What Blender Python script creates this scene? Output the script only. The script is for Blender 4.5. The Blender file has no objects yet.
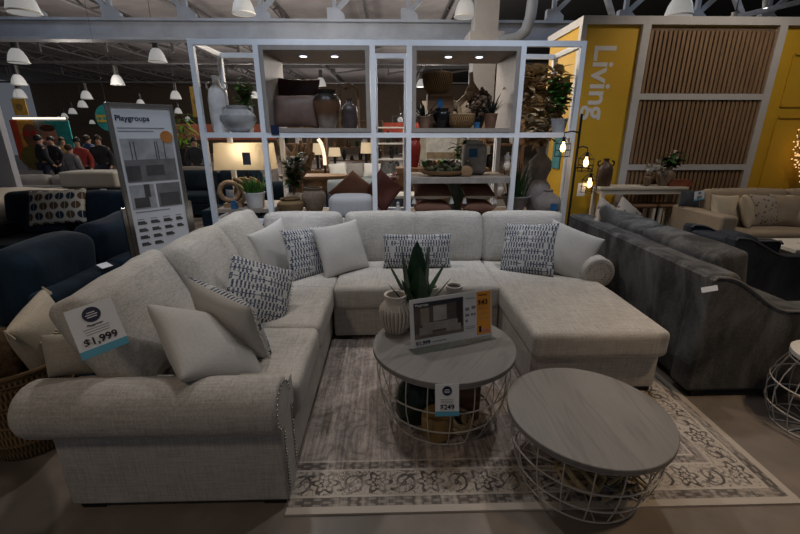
import bpy, bmesh, math, random
from mathutils import Vector, Matrix, noise as mnoise
random.seed(7)
R = math.radians
scn = bpy.context.scene
COL = scn.collection
PI = math.pi
# ------------------------------------------------------------------ camera
CAM_H, FPX, PITCH, YAW = 1.6, 409.0, R(18), R(1.5)
cam = bpy.data.cameras.new('camera'); cam.sensor_width = 36; cam.lens = FPX / 800 * 36
cam.clip_start = .05; cam.clip_end = 200
co = bpy.data.objects.new('camera', cam); COL.objects.link(co)
co.location = (0, 0, CAM_H); co.rotation_euler = (PI / 2 - PITCH, 0, -YAW); scn.camera = co

def ray(u, v):
    dx = (u - 400) / FPX; dy = -(v - 267) / FPX
    y = math.cos(PITCH) + dy * math.sin(PITCH); z = -math.sin(PITCH) + dy * math.cos(PITCH)
    c, s = math.cos(YAW), math.sin(YAW)
    return Vector((dx * c + y * s, -dx * s + y * c, z))
def at(u, v, y):            # point of the photograph at distance y into the room
    r = ray(u, v); t = y / r.y
    return Vector((r.x * t, y, CAM_H + r.z * t))
def onz(u, v, z):           # point of the photograph at height z
    r = ray(u, v); t = (z - CAM_H) / r.z
    return Vector((r.x * t, r.y * t, z))

# ------------------------------------------------------------------ node helper
class S:
    def __init__(s, g, k): s.g, s.k = g, k
    def _m(s, op, *a):
        n = s.g.nt.nodes.new('ShaderNodeMath'); n.operation = op
        for i, x in enumerate((s,) + a):
            if isinstance(x, S): s.g.nt.links.new(x.k, n.inputs[i])
            else: n.inputs[i].default_value = x
        return S(s.g, n.outputs[0])
    def __add__(s, o): return s._m('ADD', o)
    __radd__ = __add__
    def __sub__(s, o): return s._m('SUBTRACT', o)
    def __rsub__(s, o): return s._m('MULTIPLY', -1.)._m('ADD', o)
    def __mul__(s, o): return s._m('MULTIPLY', o)
    __rmul__ = __mul__
    def __truediv__(s, o): return s._m('DIVIDE', o)
    def abs(s): return s._m('ABSOLUTE')
    def sin(s): return s._m('SINE')
    def cos(s): return s._m('COSINE')
    def floor(s): return s._m('FLOOR')
    def fract(s): return s._m('FRACT')
    def sqrt(s): return s._m('SQRT')
    def lt(s, o): return s._m('LESS_THAN', o)
    def gt(s, o): return s._m('GREATER_THAN', o)
    def min(s, o): return s._m('MINIMUM', o)
    def max(s, o): return s._m('MAXIMUM', o)
    def atan2(s, o): return s._m('ARCTAN2', o)
    def sm(s, a, b):        # smoothstep
        n = s.g.nt.nodes.new('ShaderNodeMapRange'); n.interpolation_type = 'SMOOTHSTEP'
        s.g.nt.links.new(s.k, n.inputs[0]); n.inputs[1].default_value = a; n.inputs[2].default_value = b
        return S(s.g, n.outputs[0])
    def band(s, a, b): return s.gt(a) * s.lt(b)
class G:
    def __init__(g, name, rough=.8, metal=0, spec=.3, sheen=0):
        g.m = bpy.data.materials.new(name); g.m.use_nodes = True; g.nt = g.m.node_tree
        g.b = g.nt.nodes['Principled BSDF']
        g.b.inputs['Roughness'].default_value = rough; g.b.inputs['Metallic'].default_value = metal
        g.b.inputs['Specular IOR Level'].default_value = spec
        if sheen: g.b.inputs['Sheen Weight'].default_value = sheen
        g.tc = g.nt.nodes.new('ShaderNodeTexCoord')
    def xyz(g, which='Object'):
        n = g.nt.nodes.new('ShaderNodeSeparateXYZ'); g.nt.links.new(g.tc.outputs[which], n.inputs[0])
        return [S(g, n.outputs[i]) for i in range(3)]
    def vec(g, *c):
        n = g.nt.nodes.new('ShaderNodeCombineXYZ')
        for i, x in enumerate(c):
            if isinstance(x, S): g.nt.links.new(x.k, n.inputs[i])
            else: n.inputs[i].default_value = x
        return n.outputs[0]
    def noise(g, v, scale=1, detail=3, rough=.6, dist=0):
        n = g.nt.nodes.new('ShaderNodeTexNoise'); g.nt.links.new(v, n.inputs['Vector'])
        n.inputs['Scale'].default_value = scale; n.inputs['Detail'].default_value = detail
        n.inputs['Roughness'].default_value = rough; n.inputs['Distortion'].default_value = dist
        return S(g, n.outputs[0])
    def vor(g, v, scale=1, feat='F1'):
        n = g.nt.nodes.new('ShaderNodeTexVoronoi'); g.nt.links.new(v, n.inputs['Vector']); n.feature = feat
        n.inputs['Scale'].default_value = scale
        return S(g, n.outputs['Distance'])
    def white(g, v):
        n = g.nt.nodes.new('ShaderNodeTexWhiteNoise'); g.nt.links.new(v, n.inputs['Vector'])
        return S(g, n.outputs['Value'])
    def mix(g, f, a, b):
        n = g.nt.nodes.new('ShaderNodeMix'); n.data_type = 'RGBA'
        if isinstance(f, S): g.nt.links.new(f.k, n.inputs[0])
        else: n.inputs[0].default_value = f
        for i, x in ((6, a), (7, b)):
            if isinstance(x, (tuple, list)): n.inputs[i].default_value = (*x, 1)
            else: g.nt.links.new(x, n.inputs[i])
        return n.outputs[2]
    def col(g, c):
        if isinstance(c, (tuple, list)): g.b.inputs['Base Color'].default_value = (*c, 1)
        else: g.nt.links.new(c, g.b.inputs['Base Color'])
        return g
    def bump(g, h, strength=.3, dist=.01):
        n = g.nt.nodes.new('ShaderNodeBump'); n.inputs['Strength'].default_value = strength; n.inputs['Distance'].default_value = dist
        g.nt.links.new(h.k, n.inputs['Height']); g.nt.links.new(n.outputs[0], g.b.inputs['Normal']); return g

MATS = {}
def sc(c, k): return tuple(x * k for x in c)
def plain(name, c, rough=.6, metal=0, var=.25, scale=8, spec=.3):
    if name in MATS: return MATS[name]
    g = G(name, rough, metal, spec); x, y, z = g.xyz()
    n = g.noise(g.vec(x, y, z), scale, 4)
    g.col(g.mix(n.sm(.3, .7), sc(c, 1 - var), sc(c, 1 + var * .6)))
    MATS[name] = g.m; return g.m
def fabric(name, c, var=.35, s=1.0, rough=.95, bump=.25, sheen=.0):
    if name in MATS: return MATS[name]
    g = G(name, rough, 0, .1, sheen); x, y, z = g.xyz()
    a = g.noise(g.vec(x * 9 * s, y * 160 * s, z * 160 * s), 1, 2)
    b = g.noise(g.vec(x * 160 * s, y * 9 * s, z * 160 * s), 1, 2)
    d = g.noise(g.vec(x * 160 * s, y * 160 * s, z * 9 * s), 1, 2)
    e = g.noise(g.vec(x, y, z), 5, 3)
    w = (a + b + d) / 3
    f = (w * .8 + e * .2).sm(.36, .64)
    g.col(g.mix(f, sc(c, 1 - var), sc(c, 1 + var * .7))); g.bump(w, bump, .004)
    MATS[name] = g.m; return g.m
def velvet(name, c, var=.4):
    if name in MATS: return MATS[name]
    g = G(name, .85, 0, .12, .06); x, y, z = g.xyz()
    n = g.noise(g.vec(x * 5, y * 5, z * 2.2), 1, 5, .6, .6); n2 = g.noise(g.vec(x, y, z), 90, 2)
    g.col(g.mix((n * .8 + n2 * .2).sm(.35, .68), sc(c, 1 - var), sc(c, 1 + var)))
    MATS[name] = g.m; return g.m
def wood(name, c, axis=0, var=.35, s=1.0, rough=.6):
    if name in MATS: return MATS[name]
    g = G(name, rough); p = g.xyz()
    q = [p[i] * (2 * s if i == axis else 26 * s) for i in range(3)]
    n = g.noise(g.vec(*q), 1, 5, .6, .8)
    g.col(g.mix(n.sm(.3, .7), sc(c, 1 - var), sc(c, 1 + var))); g.bump(n, .15, .005)
    MATS[name] = g.m; return g.m
def woven(name, c, sx=70, sz=55):
    if name in MATS: return MATS[name]
    g = G(name, .9, 0, .15); x, y, z = g.xyz()
    ang = y.atan2(x) * (sx / 6.2832)
    w = ((ang * 6.2832).sin() * (z * sz * 6.2832 / 6).sin()) * .5 + .5
    n = g.noise(g.vec(x, y, z), 18, 3)
    g.col(g.mix((w * .7 + n * .3).sm(.2, .75), sc(c, .3), sc(c, 1.25))); g.bump(w, .6, .01)
    MATS[name] = g.m; return g.m
def emit(name, c, st):
    if name in MATS: return MATS[name]
    g = G(name, .5); g.col(sc(c, .45)); g.b.inputs['Emission Color'].default_value = (*c, 1); g.b.inputs['Emission Strength'].default_value = st
    MATS[name] = g.m; return g.m

LINEN = fabric('oatmeal_linen', (.46, .435, .4), .26, .8)
LINEN_P = fabric('pillow_linen', (.49, .475, .45), .1, 1.2)
CREAM = fabric('cream_canvas', (.5, .43, .33), .15, 1)
BEIGE = fabric('beige_chenille', (.32, .26, .2), .15, 1)
GREYB = fabric('grey_chenille', (.3, .28, .26), .2, 1)
NAVY = velvet('navy_velvet', (.009, .019, .031))
CHAR = velvet('charcoal_velvet', (.088, .089, .09), .62)  # strong mottle puts the velvet's blotchy sheen into the colour
CHAR2 = velvet('slate_velvet', (.05, .056, .068), .4)
PIPING = fabric('piping_grey', (.16, .16, .16), .1)
BLACKF = plain('black_feet', (.012, .011, .01), .5)
WHITE_METAL = plain('white_metal', (.82, .84, .88), .45, 0, .04)
WIRE = plain('white_wire', (.5, .47, .44), .4, 0, .06)
TAUPE = plain('taupe_laminate', (.3, .265, .24), .5, 0, .08)
WHITE = plain('white_paint', (.7, .68, .64), .5, 0, .06)
PAPER = plain('white_card', (.74, .75, .78), .6, 0, .02)
CREAMP = plain('cream_paint', (.55, .49, .4), .5, 0, .06)
BLACK = plain('black_metal', (.015, .014, .013), .4, 0, .1)
CHROME = plain('brushed_chrome', (.5, .47, .43), .25, 1, .1)
NAVYINK = plain('navy_ink', (.012, .02, .055), .5, 0, .05)
INK = plain('black_ink', (.01, .01, .012), .6, 0, .05)
GREYINK = plain('grey_ink', (.25, .25, .26), .6, 0, .05)
CYANINK = plain('cyan_band', (.1, .36, .5), .5, 0, .05)
ORANGEINK = plain('orange_panel', (.85, .36, .05), .5, 0, .05)
YELLOW = plain('yellow_paint', (.56, .33, .022), .55, 0, .06, 2)
STEEL = plain('grey_painted_steel', (.27, .3, .36), .6, 0, .15, 2)
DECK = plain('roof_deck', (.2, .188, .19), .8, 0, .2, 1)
DARKDECK = plain('black_roof', (.006, .006, .007), .9, 0, .2, 1)  # black right roof; the missing light there is put into its colour
LEAF = plain('dark_leaf', (.02, .06, .015), .45, 0, .5, 12)
LEAF2 = plain('fresh_leaf', (.06, .18, .025), .5, 0, .45, 12)
LEAFD = plain('black_green_leaf', (.012, .02, .018), .45, 0, .4, 12)
ALOE = plain('aloe_leaf', (.012, .05, .018), .35, 0, .5, 16, .5)
SOIL = plain('soil', (.03, .02, .015), .95)
TERRA = plain('terracotta', (.2, .1, .065), .8, 0, .25)
STONE = plain('grey_stoneware', (.4, .385, .37), .8, 0, .25, 6)
STONE2 = plain('taupe_stoneware', (.25, .22, .2), .85, 0, .25, 6)
STONEW = plain('white_stoneware', (.72, .7, .68), .7, 0, .2, 6)
CERAM = plain('cream_ceramic', (.52, .48, .43), .5, 0, .15, 9)
DRIFT = wood('driftwood', (.22, .14, .08), 2, .45, 1)
OAK = wood('oak', (.28, .17, .09), 0, .3, .8)
BROWNW = wood('brown_wood', (.15, .08, .04), 0, .3, .8)
RUSTF = fabric('rust_linen', (.17, .085, .06), .2, 1)
BROWNL = plain('brown_leather', (.14, .085, .065), .5, 0, .3, 5)
DKLEATHER = plain('oxblood_leather', (.06, .03, .027), .5, 0, .3, 5)
BASKET = woven('seagrass', (.2, .13, .065))
BASKETL = woven('honey_wicker', (.28, .17, .08), 40, 80)
GLASSY = plain('amber_glass', (.1, .06, .02), .1, 0, .1)
RED = plain('red_lacquer', (.16, .012, .01), .35)
BLUE = plain('blue_card', (.03, .12, .25), .6)
BLUEGREY = plain('blue_grey_paint', (.1, .12, .16), .6)
SKIN = plain('skin', (.35, .2, .14), .6, 0, .1)
BULB = emit('warm_filament', (1, .62, .25), 5)
PUCK = emit('cool_puck', (.85, .9, 1), 3.0)
SHADE_LIT = emit('lit_shade', (.95, .72, .42), .36)
LAMPGLOW = emit('far_lamp_glow', (1, .78, .5), .32)
BAY = emit('high_bay_glow', (.66, .66, .65), .26)

def pattern_ikat():
    g = G('ikat_cotton', .95, 0, .1); x, y, z = g.xyz()
    wob = g.noise(g.vec(x, y, z), 14, 2) * .02
    rz = (z + wob) * 19; row = rz.floor(); fz = rz.fract()
    cx = (x + row * .013) * 42; cell = cx.floor(); fx = cx.fract()
    rnd = g.white(g.vec(cell, row, 3.)); tall = g.white(g.vec(cell, row, 9.)) * .35 + .36
    dash = fx.band(.2, .72) * (fz - .5).abs().lt(tall) * rnd.gt(.1)
    hl = (fz - .5).abs().lt(.07) * g.white(g.vec((cx / 3).floor(), row, 5.)).gt(.3)
    fr = g.noise(g.vec(x * 160, y * 40, z * 160), 1, 2)
    f = dash.max(hl) * fr.sm(.3, .5)
    g.col(g.mix(f, (.46, .455, .445), (.035, .05, .085))); g.bump(fr, .3, .004); return g.m
IKAT = pattern_ikat()
def pattern_dots():
    g = G('printed_cotton', .95, 0, .1); x, y, z = g.xyz()
    rz = z * 9 + .5; row = rz.floor(); cx = x * 9 + row * .5 + .5; fx = cx.fract() - .5; fz = rz.fract() - .5
    r = (fx * fx + fz * fz).sqrt(); big = r.lt(.4) * (fx.abs() - .02).gt(0)
    tone = g.white(g.vec(cx.floor(), row, 1.))
    ink = g.mix(tone.gt(.45), (.02, .03, .05), (.1, .06, .035))
    g.col(g.mix(big, (.48, .44, .37), ink)); return g.m
DOTS = pattern_dots()
def pattern_floral(c1, c2):
    g = G('mottled_print', .95, 0, .1); x, y, z = g.xyz()
    v = g.vor(g.vec(x, y, z), 22); n = g.noise(g.vec(x, y, z), 35, 2)
    g.col(g.mix((v + n * .4).sm(.45, .6), c2, c1)); return g.m
MOTTLE = pattern_floral((.36, .31, .26), (.12, .1, .1))
def mat_tabletop():
    g = G('grey_wood_top', .5, 0, .35); x, y, z = g.xyz()
    u = x * .8 + y * .6; w = y * .8 - x * .6
    n = g.noise(g.vec(u * .8, w * 4, 0.), 1, 4, .55, .3); f = g.noise(g.vec(u * 6, w * 110, 0.), 1, 3)
    line = (g.noise(g.vec(u * .9, w * 9, 4.), 1, 2, .5, .3) - .56).abs().sm(.0, .035)
    c = g.mix((n * .7 + f * .3).sm(.35, .65), (.18, .172, .163), (.23, .218, .205))
    g.col(g.mix(line * .4 + .6, (.13, .122, .115), c)); g.bump(f, .08, .003); return g.m
TABLETOP = mat_tabletop()
def mat_floor():
    g = G('stained_concrete', .38, 0, .4); x, y, z = g.xyz()
    v = g.vec(x, y, z); n = g.noise(v, 1.1, 5, .6, .8); n2 = g.noise(v, 7, 5); st = g.noise(v, .8, 2, .4, 1.2)
    c = g.mix((n * .6 + n2 * .4).sm(.3, .7), (.16, .135, .115), (.25, .21, .18))
    g.col(g.mix(st.sm(.56, .6) * .65, c, (.065, .055, .048))); g.bump(n2, .05, .01); return g.m
def mat_rug(hw, hl):
    g = G('distressed_rug', 1, 0, .05); x, y, z = g.xyz()
    wob = g.noise(g.vec(x, y, z), 25, 2) * .012 - .006
    dx = x.abs() * -1 + hw; dy = y.abs() * -1 + hl; d = dx.min(dy) + wob * .6
    side = dx.lt(dy)
    s = side * y + (1 - side) * x
    # flower border
    L = .25; cs = (s / L + .5); cf = (cs.fract() - .5) * L
    t = d - .167; r = (cf * cf + t * t).sqrt(); ph = t.atan2(cf)
    pet = r / ((ph * 6).cos() * .013 + .054)
    flower = pet.band(.78, 1.08).max(pet.band(.25, .45)).max((ph * 6).cos().abs().lt(.3) * pet.lt(.85))
    c2 = ((s / L).fract() - .5) * L
    sw = (t - (c2 * 30).sin() * .042).abs().lt(.008)
    r2 = (c2 * c2 + t * t).sqrt(); scroll = (r2 / .045 + t.atan2(c2) / 6.2832).fract().lt(.3) * r2.lt(.062)
    tw = g.noise(g.vec(x, y, 11.), 26, 2, .5, 1.2); twig = (tw - .5).abs().lt(.035) * r.gt(.062)
    bord = flower.max(sw * r.gt(.07)).max(scroll).max(twig * .8) * d.band(.096, .238)
    dash = ((s * 75).sin() * ((d * 190).sin())).gt(-.3)
    bands = (d.band(.036, .084).max(d.band(.25, .296))) * (.6 + dash * .4)
    lines = d.band(.088, .094).max(d.band(.24, .246)).max(d.band(.3, .305))
    # field motifs
    inner = d.gt(.308)
    fx = (x / .36 + .5).fract() - .5; rw = (x / .36 + .5).floor(); fy = (y / .36 + rw * .5).fract() - .5
    fr = (fx * fx + fy * fy).sqrt(); fp = fy.atan2(fx)
    mot = ((fr / ((fp * 4).cos() * .09 + .3)) * 9).sin().gt(.45) * fr.lt(.46)
    vines = g.noise(g.vec(x * 1.3, y, 2.), 9, 2, .5, 1.5); vn = (vines - .5).abs().lt(.03)
    field = inner * mot.max(vn * .9)
    worn = g.noise(g.vec(x * 34, y * 2.2, 0.), 1, 3) * .55 + g.noise(g.vec(x, y, 7.), 7, 4) * .45
    keep = worn.sm(.4, .56)
    streak = g.noise(g.vec(x * 60, y * 3, 3.), 1, 3).sm(.4, .65)
    pile = g.noise(g.vec(x, y, z), 160, 2)
    ink = (bord * .95).max(bands * .88).max(field * .62) * (.35 + keep * .65)
    ink = ink.max(inner * keep * .36)
    base = g.mix(streak, (.53, .465, .425), (.36, .31, .285))
    base = g.mix(d.lt(.245), base, (.47, .42, .37))
    c = g.mix(ink * .95, base, (.06, .053, .055))
    g.col(g.mix(lines * .7, c, (.5, .46, .41))); g.bump(pile, .4, .006); return g.m

# ------------------------------------------------------------------ mesh helper
class MB:
    def __init__(s): s.bm = bmesh.new()
    def _fin(s, verts, M):
        if M is not None: bmesh.ops.transform(s.bm, matrix=M, verts=verts)
        return s
    def box(s, c, d, rot=None):
        r = bmesh.ops.create_cube(s.bm, size=1)
        M = Matrix.Translation(c) @ (rot.to_4x4() if rot is not None else Matrix()) @ Matrix.Diagonal((*d, 1))
        return s._fin(r['verts'], M)
    def box2(s, a, b):
        a, b = Vector(a), Vector(b); d = b - a
        return s.box((a + b) / 2, (abs(d.x), abs(d.y), abs(d.z)))
    def bar(s, p, q, w, h=None):
        p, q = Vector(p), Vector(q); d = q - p; h = h or w
        return s.box((p + q) / 2, (w, h, d.length), d.to_track_quat('Z', 'Y').to_matrix())
    def cyl(s, p, q, r0, r1=None, seg=16, caps=True):
        p, q = Vector(p), Vector(q); d = q - p
        r = bmesh.ops.create_cone(s.bm, cap_ends=caps, segments=seg, radius1=r0, radius2=r0 if r1 is None else r1, depth=d.length)
        return s._fin(r['verts'], Matrix.Translation((p + q) / 2) @ d.to_track_quat('Z', 'Y').to_matrix().to_4x4())
    def ball(s, c, r, seg=14, scale=(1, 1, 1), rot=None):
        k = bmesh.ops.create_uvsphere(s.bm, u_segments=seg, v_segments=max(6, seg * 2 // 3), radius=r)
        return s._fin(k['verts'], Matrix.Translation(c) @ (rot.to_4x4() if rot is not None else Matrix()) @ Matrix.Diagonal((*scale, 1)))
    def lathe(s, prof, c=(0, 0, 0), seg=28, rib=0, ribn=16):
        rings = []
        for (r, z) in prof:
            ring = []
            for i in range(seg):
                a = 2 * PI * i / seg; rr = r * (1 + rib * math.cos(a * ribn)) if r > 1e-4 else r
                ring.append(s.bm.verts.new((c[0] + rr * math.cos(a), c[1] + rr * math.sin(a), c[2] + z)))
            rings.append(ring)
        for a, b in zip(rings, rings[1:]):
            for i in range(seg):
                j = (i + 1) % seg
                s.bm.faces.new((a[i], a[j], b[j], b[i]))
        if prof[0][0] > 1e-4: s.bm.faces.new(list(reversed(rings[0])))
        if prof[-1][0] > 1e-4: s.bm.faces.new(rings[-1])
        return s
    def tube(s, pts, r, seg=8, closed=False):
        pts = [Vector(p) for p in pts]; n = len(pts); rings = []; up = Vector((0, 0, 1)); prev = None
        for i, p in enumerate(pts):
            if closed: t = pts[(i + 1) % n] - pts[i - 1]
            else: t = pts[min(i + 1, n - 1)] - pts[max(i - 1, 0)]
            t.normalize()
            if prev is None:
                a = t.cross(up)
                if a.length < 1e-3: a = t.cross(Vector((1, 0, 0)))
            else: a = prev - t * prev.dot(t)
            a.normalize(); prev = a; b = t.cross(a)
            rr = r[i] if isinstance(r, (list, tuple)) else r
            rings.append([s.bm.verts.new(p + (a * math.cos(2 * PI * k / seg) + b * math.sin(2 * PI * k / seg)) * rr) for k in range(seg)])
        m = n if closed else n - 1
        for i in range(m):
            A, B = rings[i], rings[(i + 1) % n]
            for k in range(seg):
                j = (k + 1) % seg; s.bm.faces.new((A[k], A[j], B[j], B[k]))
        if not closed:
            s.bm.faces.new(list(reversed(rings[0]))); s.bm.faces.new(rings[-1])
        return s
    def ring(s, c, R_, r, seg=40, ts=8, M=None):
        pts = [Vector((R_ * math.cos(2 * PI * i / seg), R_ * math.sin(2 * PI * i / seg), 0)) for i in range(seg)]
        if M is not None: pts = [M @ p for p in pts]
        return s.tube([p + Vector(c) for p in pts], r, ts, True)
    def prism(s, poly, p, ex, ey, ez):     # polygon in the ex/ey plane at p, swept along ez
        ex, ey, ez, p = Vector(ex), Vector(ey), Vector(ez), Vector(p)
        A = [s.bm.verts.new(p + ex * a + ey * b) for a, b in poly]; B = [s.bm.verts.new(v.co + ez) for v in A]
        n = len(A)
        for i in range(n):
            j = (i + 1) % n; s.bm.faces.new((A[i], A[j], B[j], B[i]))
        s.bm.faces.new(list(reversed(A))); s.bm.faces.new(B); return s
    def soft(s, c, d, r=.04, bulge=(0, 0, 0), wr=0, M=None, seed=0, n=7):
        """a rounded cushion block with bulging faces and slight wrinkles"""
        h = [x / 2 for x in d]; r = min(r, *[x * .98 for x in h]); vs = []
        def axis(hh):
            e = [0, .3, .65, 1]; lo = [-hh + r * k for k in e]; inner = hh - r
            mid = [-inner + 2 * inner * k / n for k in range(1, n)] if inner > 1e-5 else []
            return lo + mid + [-x for x in reversed(lo)]
        ax = [axis(x) for x in h]
        for a in range(3):
            b, c2 = (a + 1) % 3, (a + 2) % 3
            for sg in (-1, 1):
                gr = []
                for q in ax[b]:
                    row = []
                    for w in ax[c2]:
                        p = [0, 0, 0]; p[a] = sg * h[a]; p[b] = q; p[c2] = w
                        inn = [max(-(h[i] - r), min(h[i] - r, p[i])) for i in range(3)]
                        dv = Vector([p[i] - inn[i] for i in range(3)])
                        if dv.length > 1e-6: dv = dv.normalized() * r
                        o = Vector(inn) + dv
                        f = [max(0, 1 - (o[i] / h[i]) ** 2) for i in range(3)]
                        for i in range(3):
                            if bulge[i]:
                                o[i] += (1 if o[i] > 0 else -1) * min(1, abs(o[i]) / (h[i]) * 1.0) * bulge[i] * (f[(i + 1) % 3] * f[(i + 2) % 3]) ** .6
                        if wr:
                            k = mnoise.noise_vector(o * 6 + Vector((seed, seed * 1.7, 0))); o += k * wr
                            k = mnoise.noise_vector(o * 2.3 + Vector((seed * 3., 5, seed))); o += k * wr * 1.4
                        v = s.bm.verts.new(o); row.append(v); vs.append(v)
                    gr.append(row)
                for i in range(len(gr) - 1):
                    for j in range(len(gr[0]) - 1):
                        f4 = (gr[i][j], gr[i + 1][j], gr[i + 1][j + 1], gr[i][j + 1])
                        s.bm.faces.new(f4 if sg > 0 else f4[::-1])
        res = bmesh.ops.remove_doubles(s.bm, verts=vs, dist=1e-5)
        vs = [v for v in vs if v.is_valid]
        T = Matrix.Translation(c) @ (M.to_4x4() if M is not None else Matrix())
        return s._fin(vs, T)
    def pillow(s, w, h, t, half=0, n=14, seed=0, ears=.06):
        """knife-edge pillow in the XZ plane; half: -1 only the front (-Y), 1 only the back"""
        for sg in ((-1, 1) if half == 0 else (half,)):
            gr = []
            for i in range(n + 1):
                row = []
                for j in range(n + 1):
                    u = math.sin((i / n - .5) * PI); v = math.sin((j / n - .5) * PI)
                    T = ((1 - u * u) * (1 - v * v)) ** .38 * t / 2
                    x = w / 2 * u * (1 - ears * (1 - v * v)); z = h / 2 * v * (1 - ears * (1 - u * u))
                    wv = mnoise.noise(Vector((x * 7 + seed, z * 7, seed * 2.1))) * .014 * (T / (t / 2))
                    row.append(s.bm.verts.new((x, sg * T + wv, z)))
                gr.append(row)
            for i in range(n):
                for j in range(n):
                    f = (gr[i][j], gr[i + 1][j], gr[i + 1][j + 1], gr[i][j + 1])
                    s.bm.faces.new(f if sg < 0 else f[::-1])
        bmesh.ops.remove_doubles(s.bm, verts=s.bm.verts[:], dist=1e-5)
        return s
    def leaf(s, p, d, L, W, up=None, curl=.3, fold=.15, n=4):
        p, d = Vector(p), Vector(d).normalized(); up = Vector(up) if up is not None else Vector((0, 0, 1))
        sd = d.cross(up)
        if sd.length < 1e-3: sd = d.cross(Vector((1, 0, 0)))
        sd.normalize(); nn = sd.cross(d); A = []
        for i in range(n + 1):
            t = i / n; w = W / 2 * math.sin(PI * min(.98, .08 + t * .92)) ** .8; c = p + d * L * t - nn * curl * L * t * t
            A.append([s.bm.verts.new(c - sd * w + nn * fold * w), s.bm.verts.new(c), s.bm.verts.new(c + sd * w + nn * fold * w)])
        for a, b in zip(A, A[1:]):
            s.bm.faces.new((a[0], a[1], b[1], b[0])); s.bm.faces.new((a[1], a[2], b[2], b[1]))
        return s
    def sword(s, p, d, L, W, bend=.2, n=6, thick=.25):     # a thick tapering blade
        p, d = Vector(p), Vector(d).normalized(); h = Vector((d.x, d.y, 0))
        h = h.normalized() if h.length > 1e-3 else Vector((1, 0, 0)); sd = h.cross(Vector((0, 0, 1))); nn = sd.cross(d)
        rings = []
        for i in range(n + 1):
            t = i / n; w = W / 2 * (1 - t) ** .6 * (.75 + .5 * min(t * 3, 1) * .5) + 1e-4
            c = p + d * L * t + h * bend * L * t * t
            rings.append([s.bm.verts.new(c + sd * w), s.bm.verts.new(c + nn * w * thick * .3), s.bm.verts.new(c - sd * w), s.bm.verts.new(c - nn * w * thick * 2)])
        for a, b in zip(rings, rings[1:]):
            for k in range(4): s.bm.faces.new((a[k], a[(k + 1) % 4], b[(k + 1) % 4], b[k]))
        s.bm.faces.new(rings[0][::-1]); return s
    def build(s, name, mat, parent=None, M=None, smooth=True, world=False, bevel=0, angle=40):
        """M: local transform of the mesh data; world=True: mesh was given in world coordinates"""
        bmesh.ops.recalc_face_normals(s.bm, faces=s.bm.faces[:])
        if world and parent is not None: bmesh.ops.transform(s.bm, matrix=wmat(parent).inverted(), verts=s.bm.verts[:])
        if M is not None: bmesh.ops.transform(s.bm, matrix=M, verts=s.bm.verts[:])
        me = bpy.data.meshes.new(name); s.bm.to_mesh(me); s.bm.free()
        if smooth:
            me.shade_smooth()
            if angle: me.set_sharp_from_angle(angle=R(angle))
        me.materials.append(mat); o = bpy.data.objects.new(name, me); COL.objects.link(o)
        if parent is not None: o.parent = parent
        if bevel:
            b = o.modifiers.new('bevel', 'BEVEL'); b.width = bevel; b.segments = 2; b.limit_method = 'ANGLE'; b.angle_limit = R(50)
        return o
def wmat(o):
    M = Matrix()
    while o is not None: M = o.matrix_basis @ M; o = o.parent
    return M
def tag(o, label, cat, group=None, kind=None):
    o['label'] = label
    if cat: o['category'] = cat
    if group: o['group'] = group
    if kind: o['kind'] = kind
    return o
def thing(name, label, cat, loc=(0, 0, 0), rz=0, group=None):
    o = bpy.data.objects.new(name, None); COL.objects.link(o); o.location = loc; o.rotation_euler = (0, 0, rz)
    o.empty_display_size = .1
    return tag(o, label, cat, group)
def struct(o): o['kind'] = 'structure'; return o
def dup(o, loc, rz=None, label=None, group=None):
    c = o.copy(); COL.objects.link(c); c.location = loc
    if rz is not None: c.rotation_euler = (0, 0, rz)
    if label: c['label'] = label
    if group: c['group'] = group
    for ch in list(o.children):
        d = ch.copy(); COL.objects.link(d); d.parent = c
        for g in list(ch.children):
            e = g.copy(); COL.objects.link(e); e.parent = d
    return c
def place(o, loc, az=0, tilt=0, roll=0, name=None):
    """front (-Y side) turned to azimuth az, tilted back, rolled in its own plane"""
    M = Matrix.Rotation(R(az), 3, 'Z') @ Matrix.Rotation(R(-tilt), 3, 'X') @ Matrix.Rotation(R(roll), 3, 'Y')
    o.location = loc; o.rotation_euler = M.to_euler(); return o
def text(body, size, mat, parent, loc, rot=(PI / 2, 0, 0), align='LEFT', bold=.0, name='lettering'):
    c = bpy.data.curves.new(name, 'FONT'); c.body = body; c.size = size; c.align_x = align; c.extrude = .0006; c.offset = bold * size
    c.materials.append(mat); o = bpy.data.objects.new(name, c); COL.objects.link(o); o.parent = parent
    o.location = loc; o.rotation_euler = rot; return o

# ================================================================== SETTING
struct(MB().box2((-30, -4, -.1), (30, 45, 0)).build('floor', mat_floor(), smooth=False))
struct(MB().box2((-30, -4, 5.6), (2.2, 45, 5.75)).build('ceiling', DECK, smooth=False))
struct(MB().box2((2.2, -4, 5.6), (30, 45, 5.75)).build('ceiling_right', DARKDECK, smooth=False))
struct(MB().box2((-30, 38, 0), (30, 38.3, 5.6)).build('wall_back', plain('brown_wall', (.1, .075, .055), .9), smooth=False))
struct(MB().box2((-9, 6.4, 0), (-5.62, 6.5, 3.6)).build('wall_left', plain('pale_grey_wall', (.36, .37, .42), .8, 0, .04), smooth=False))
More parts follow.
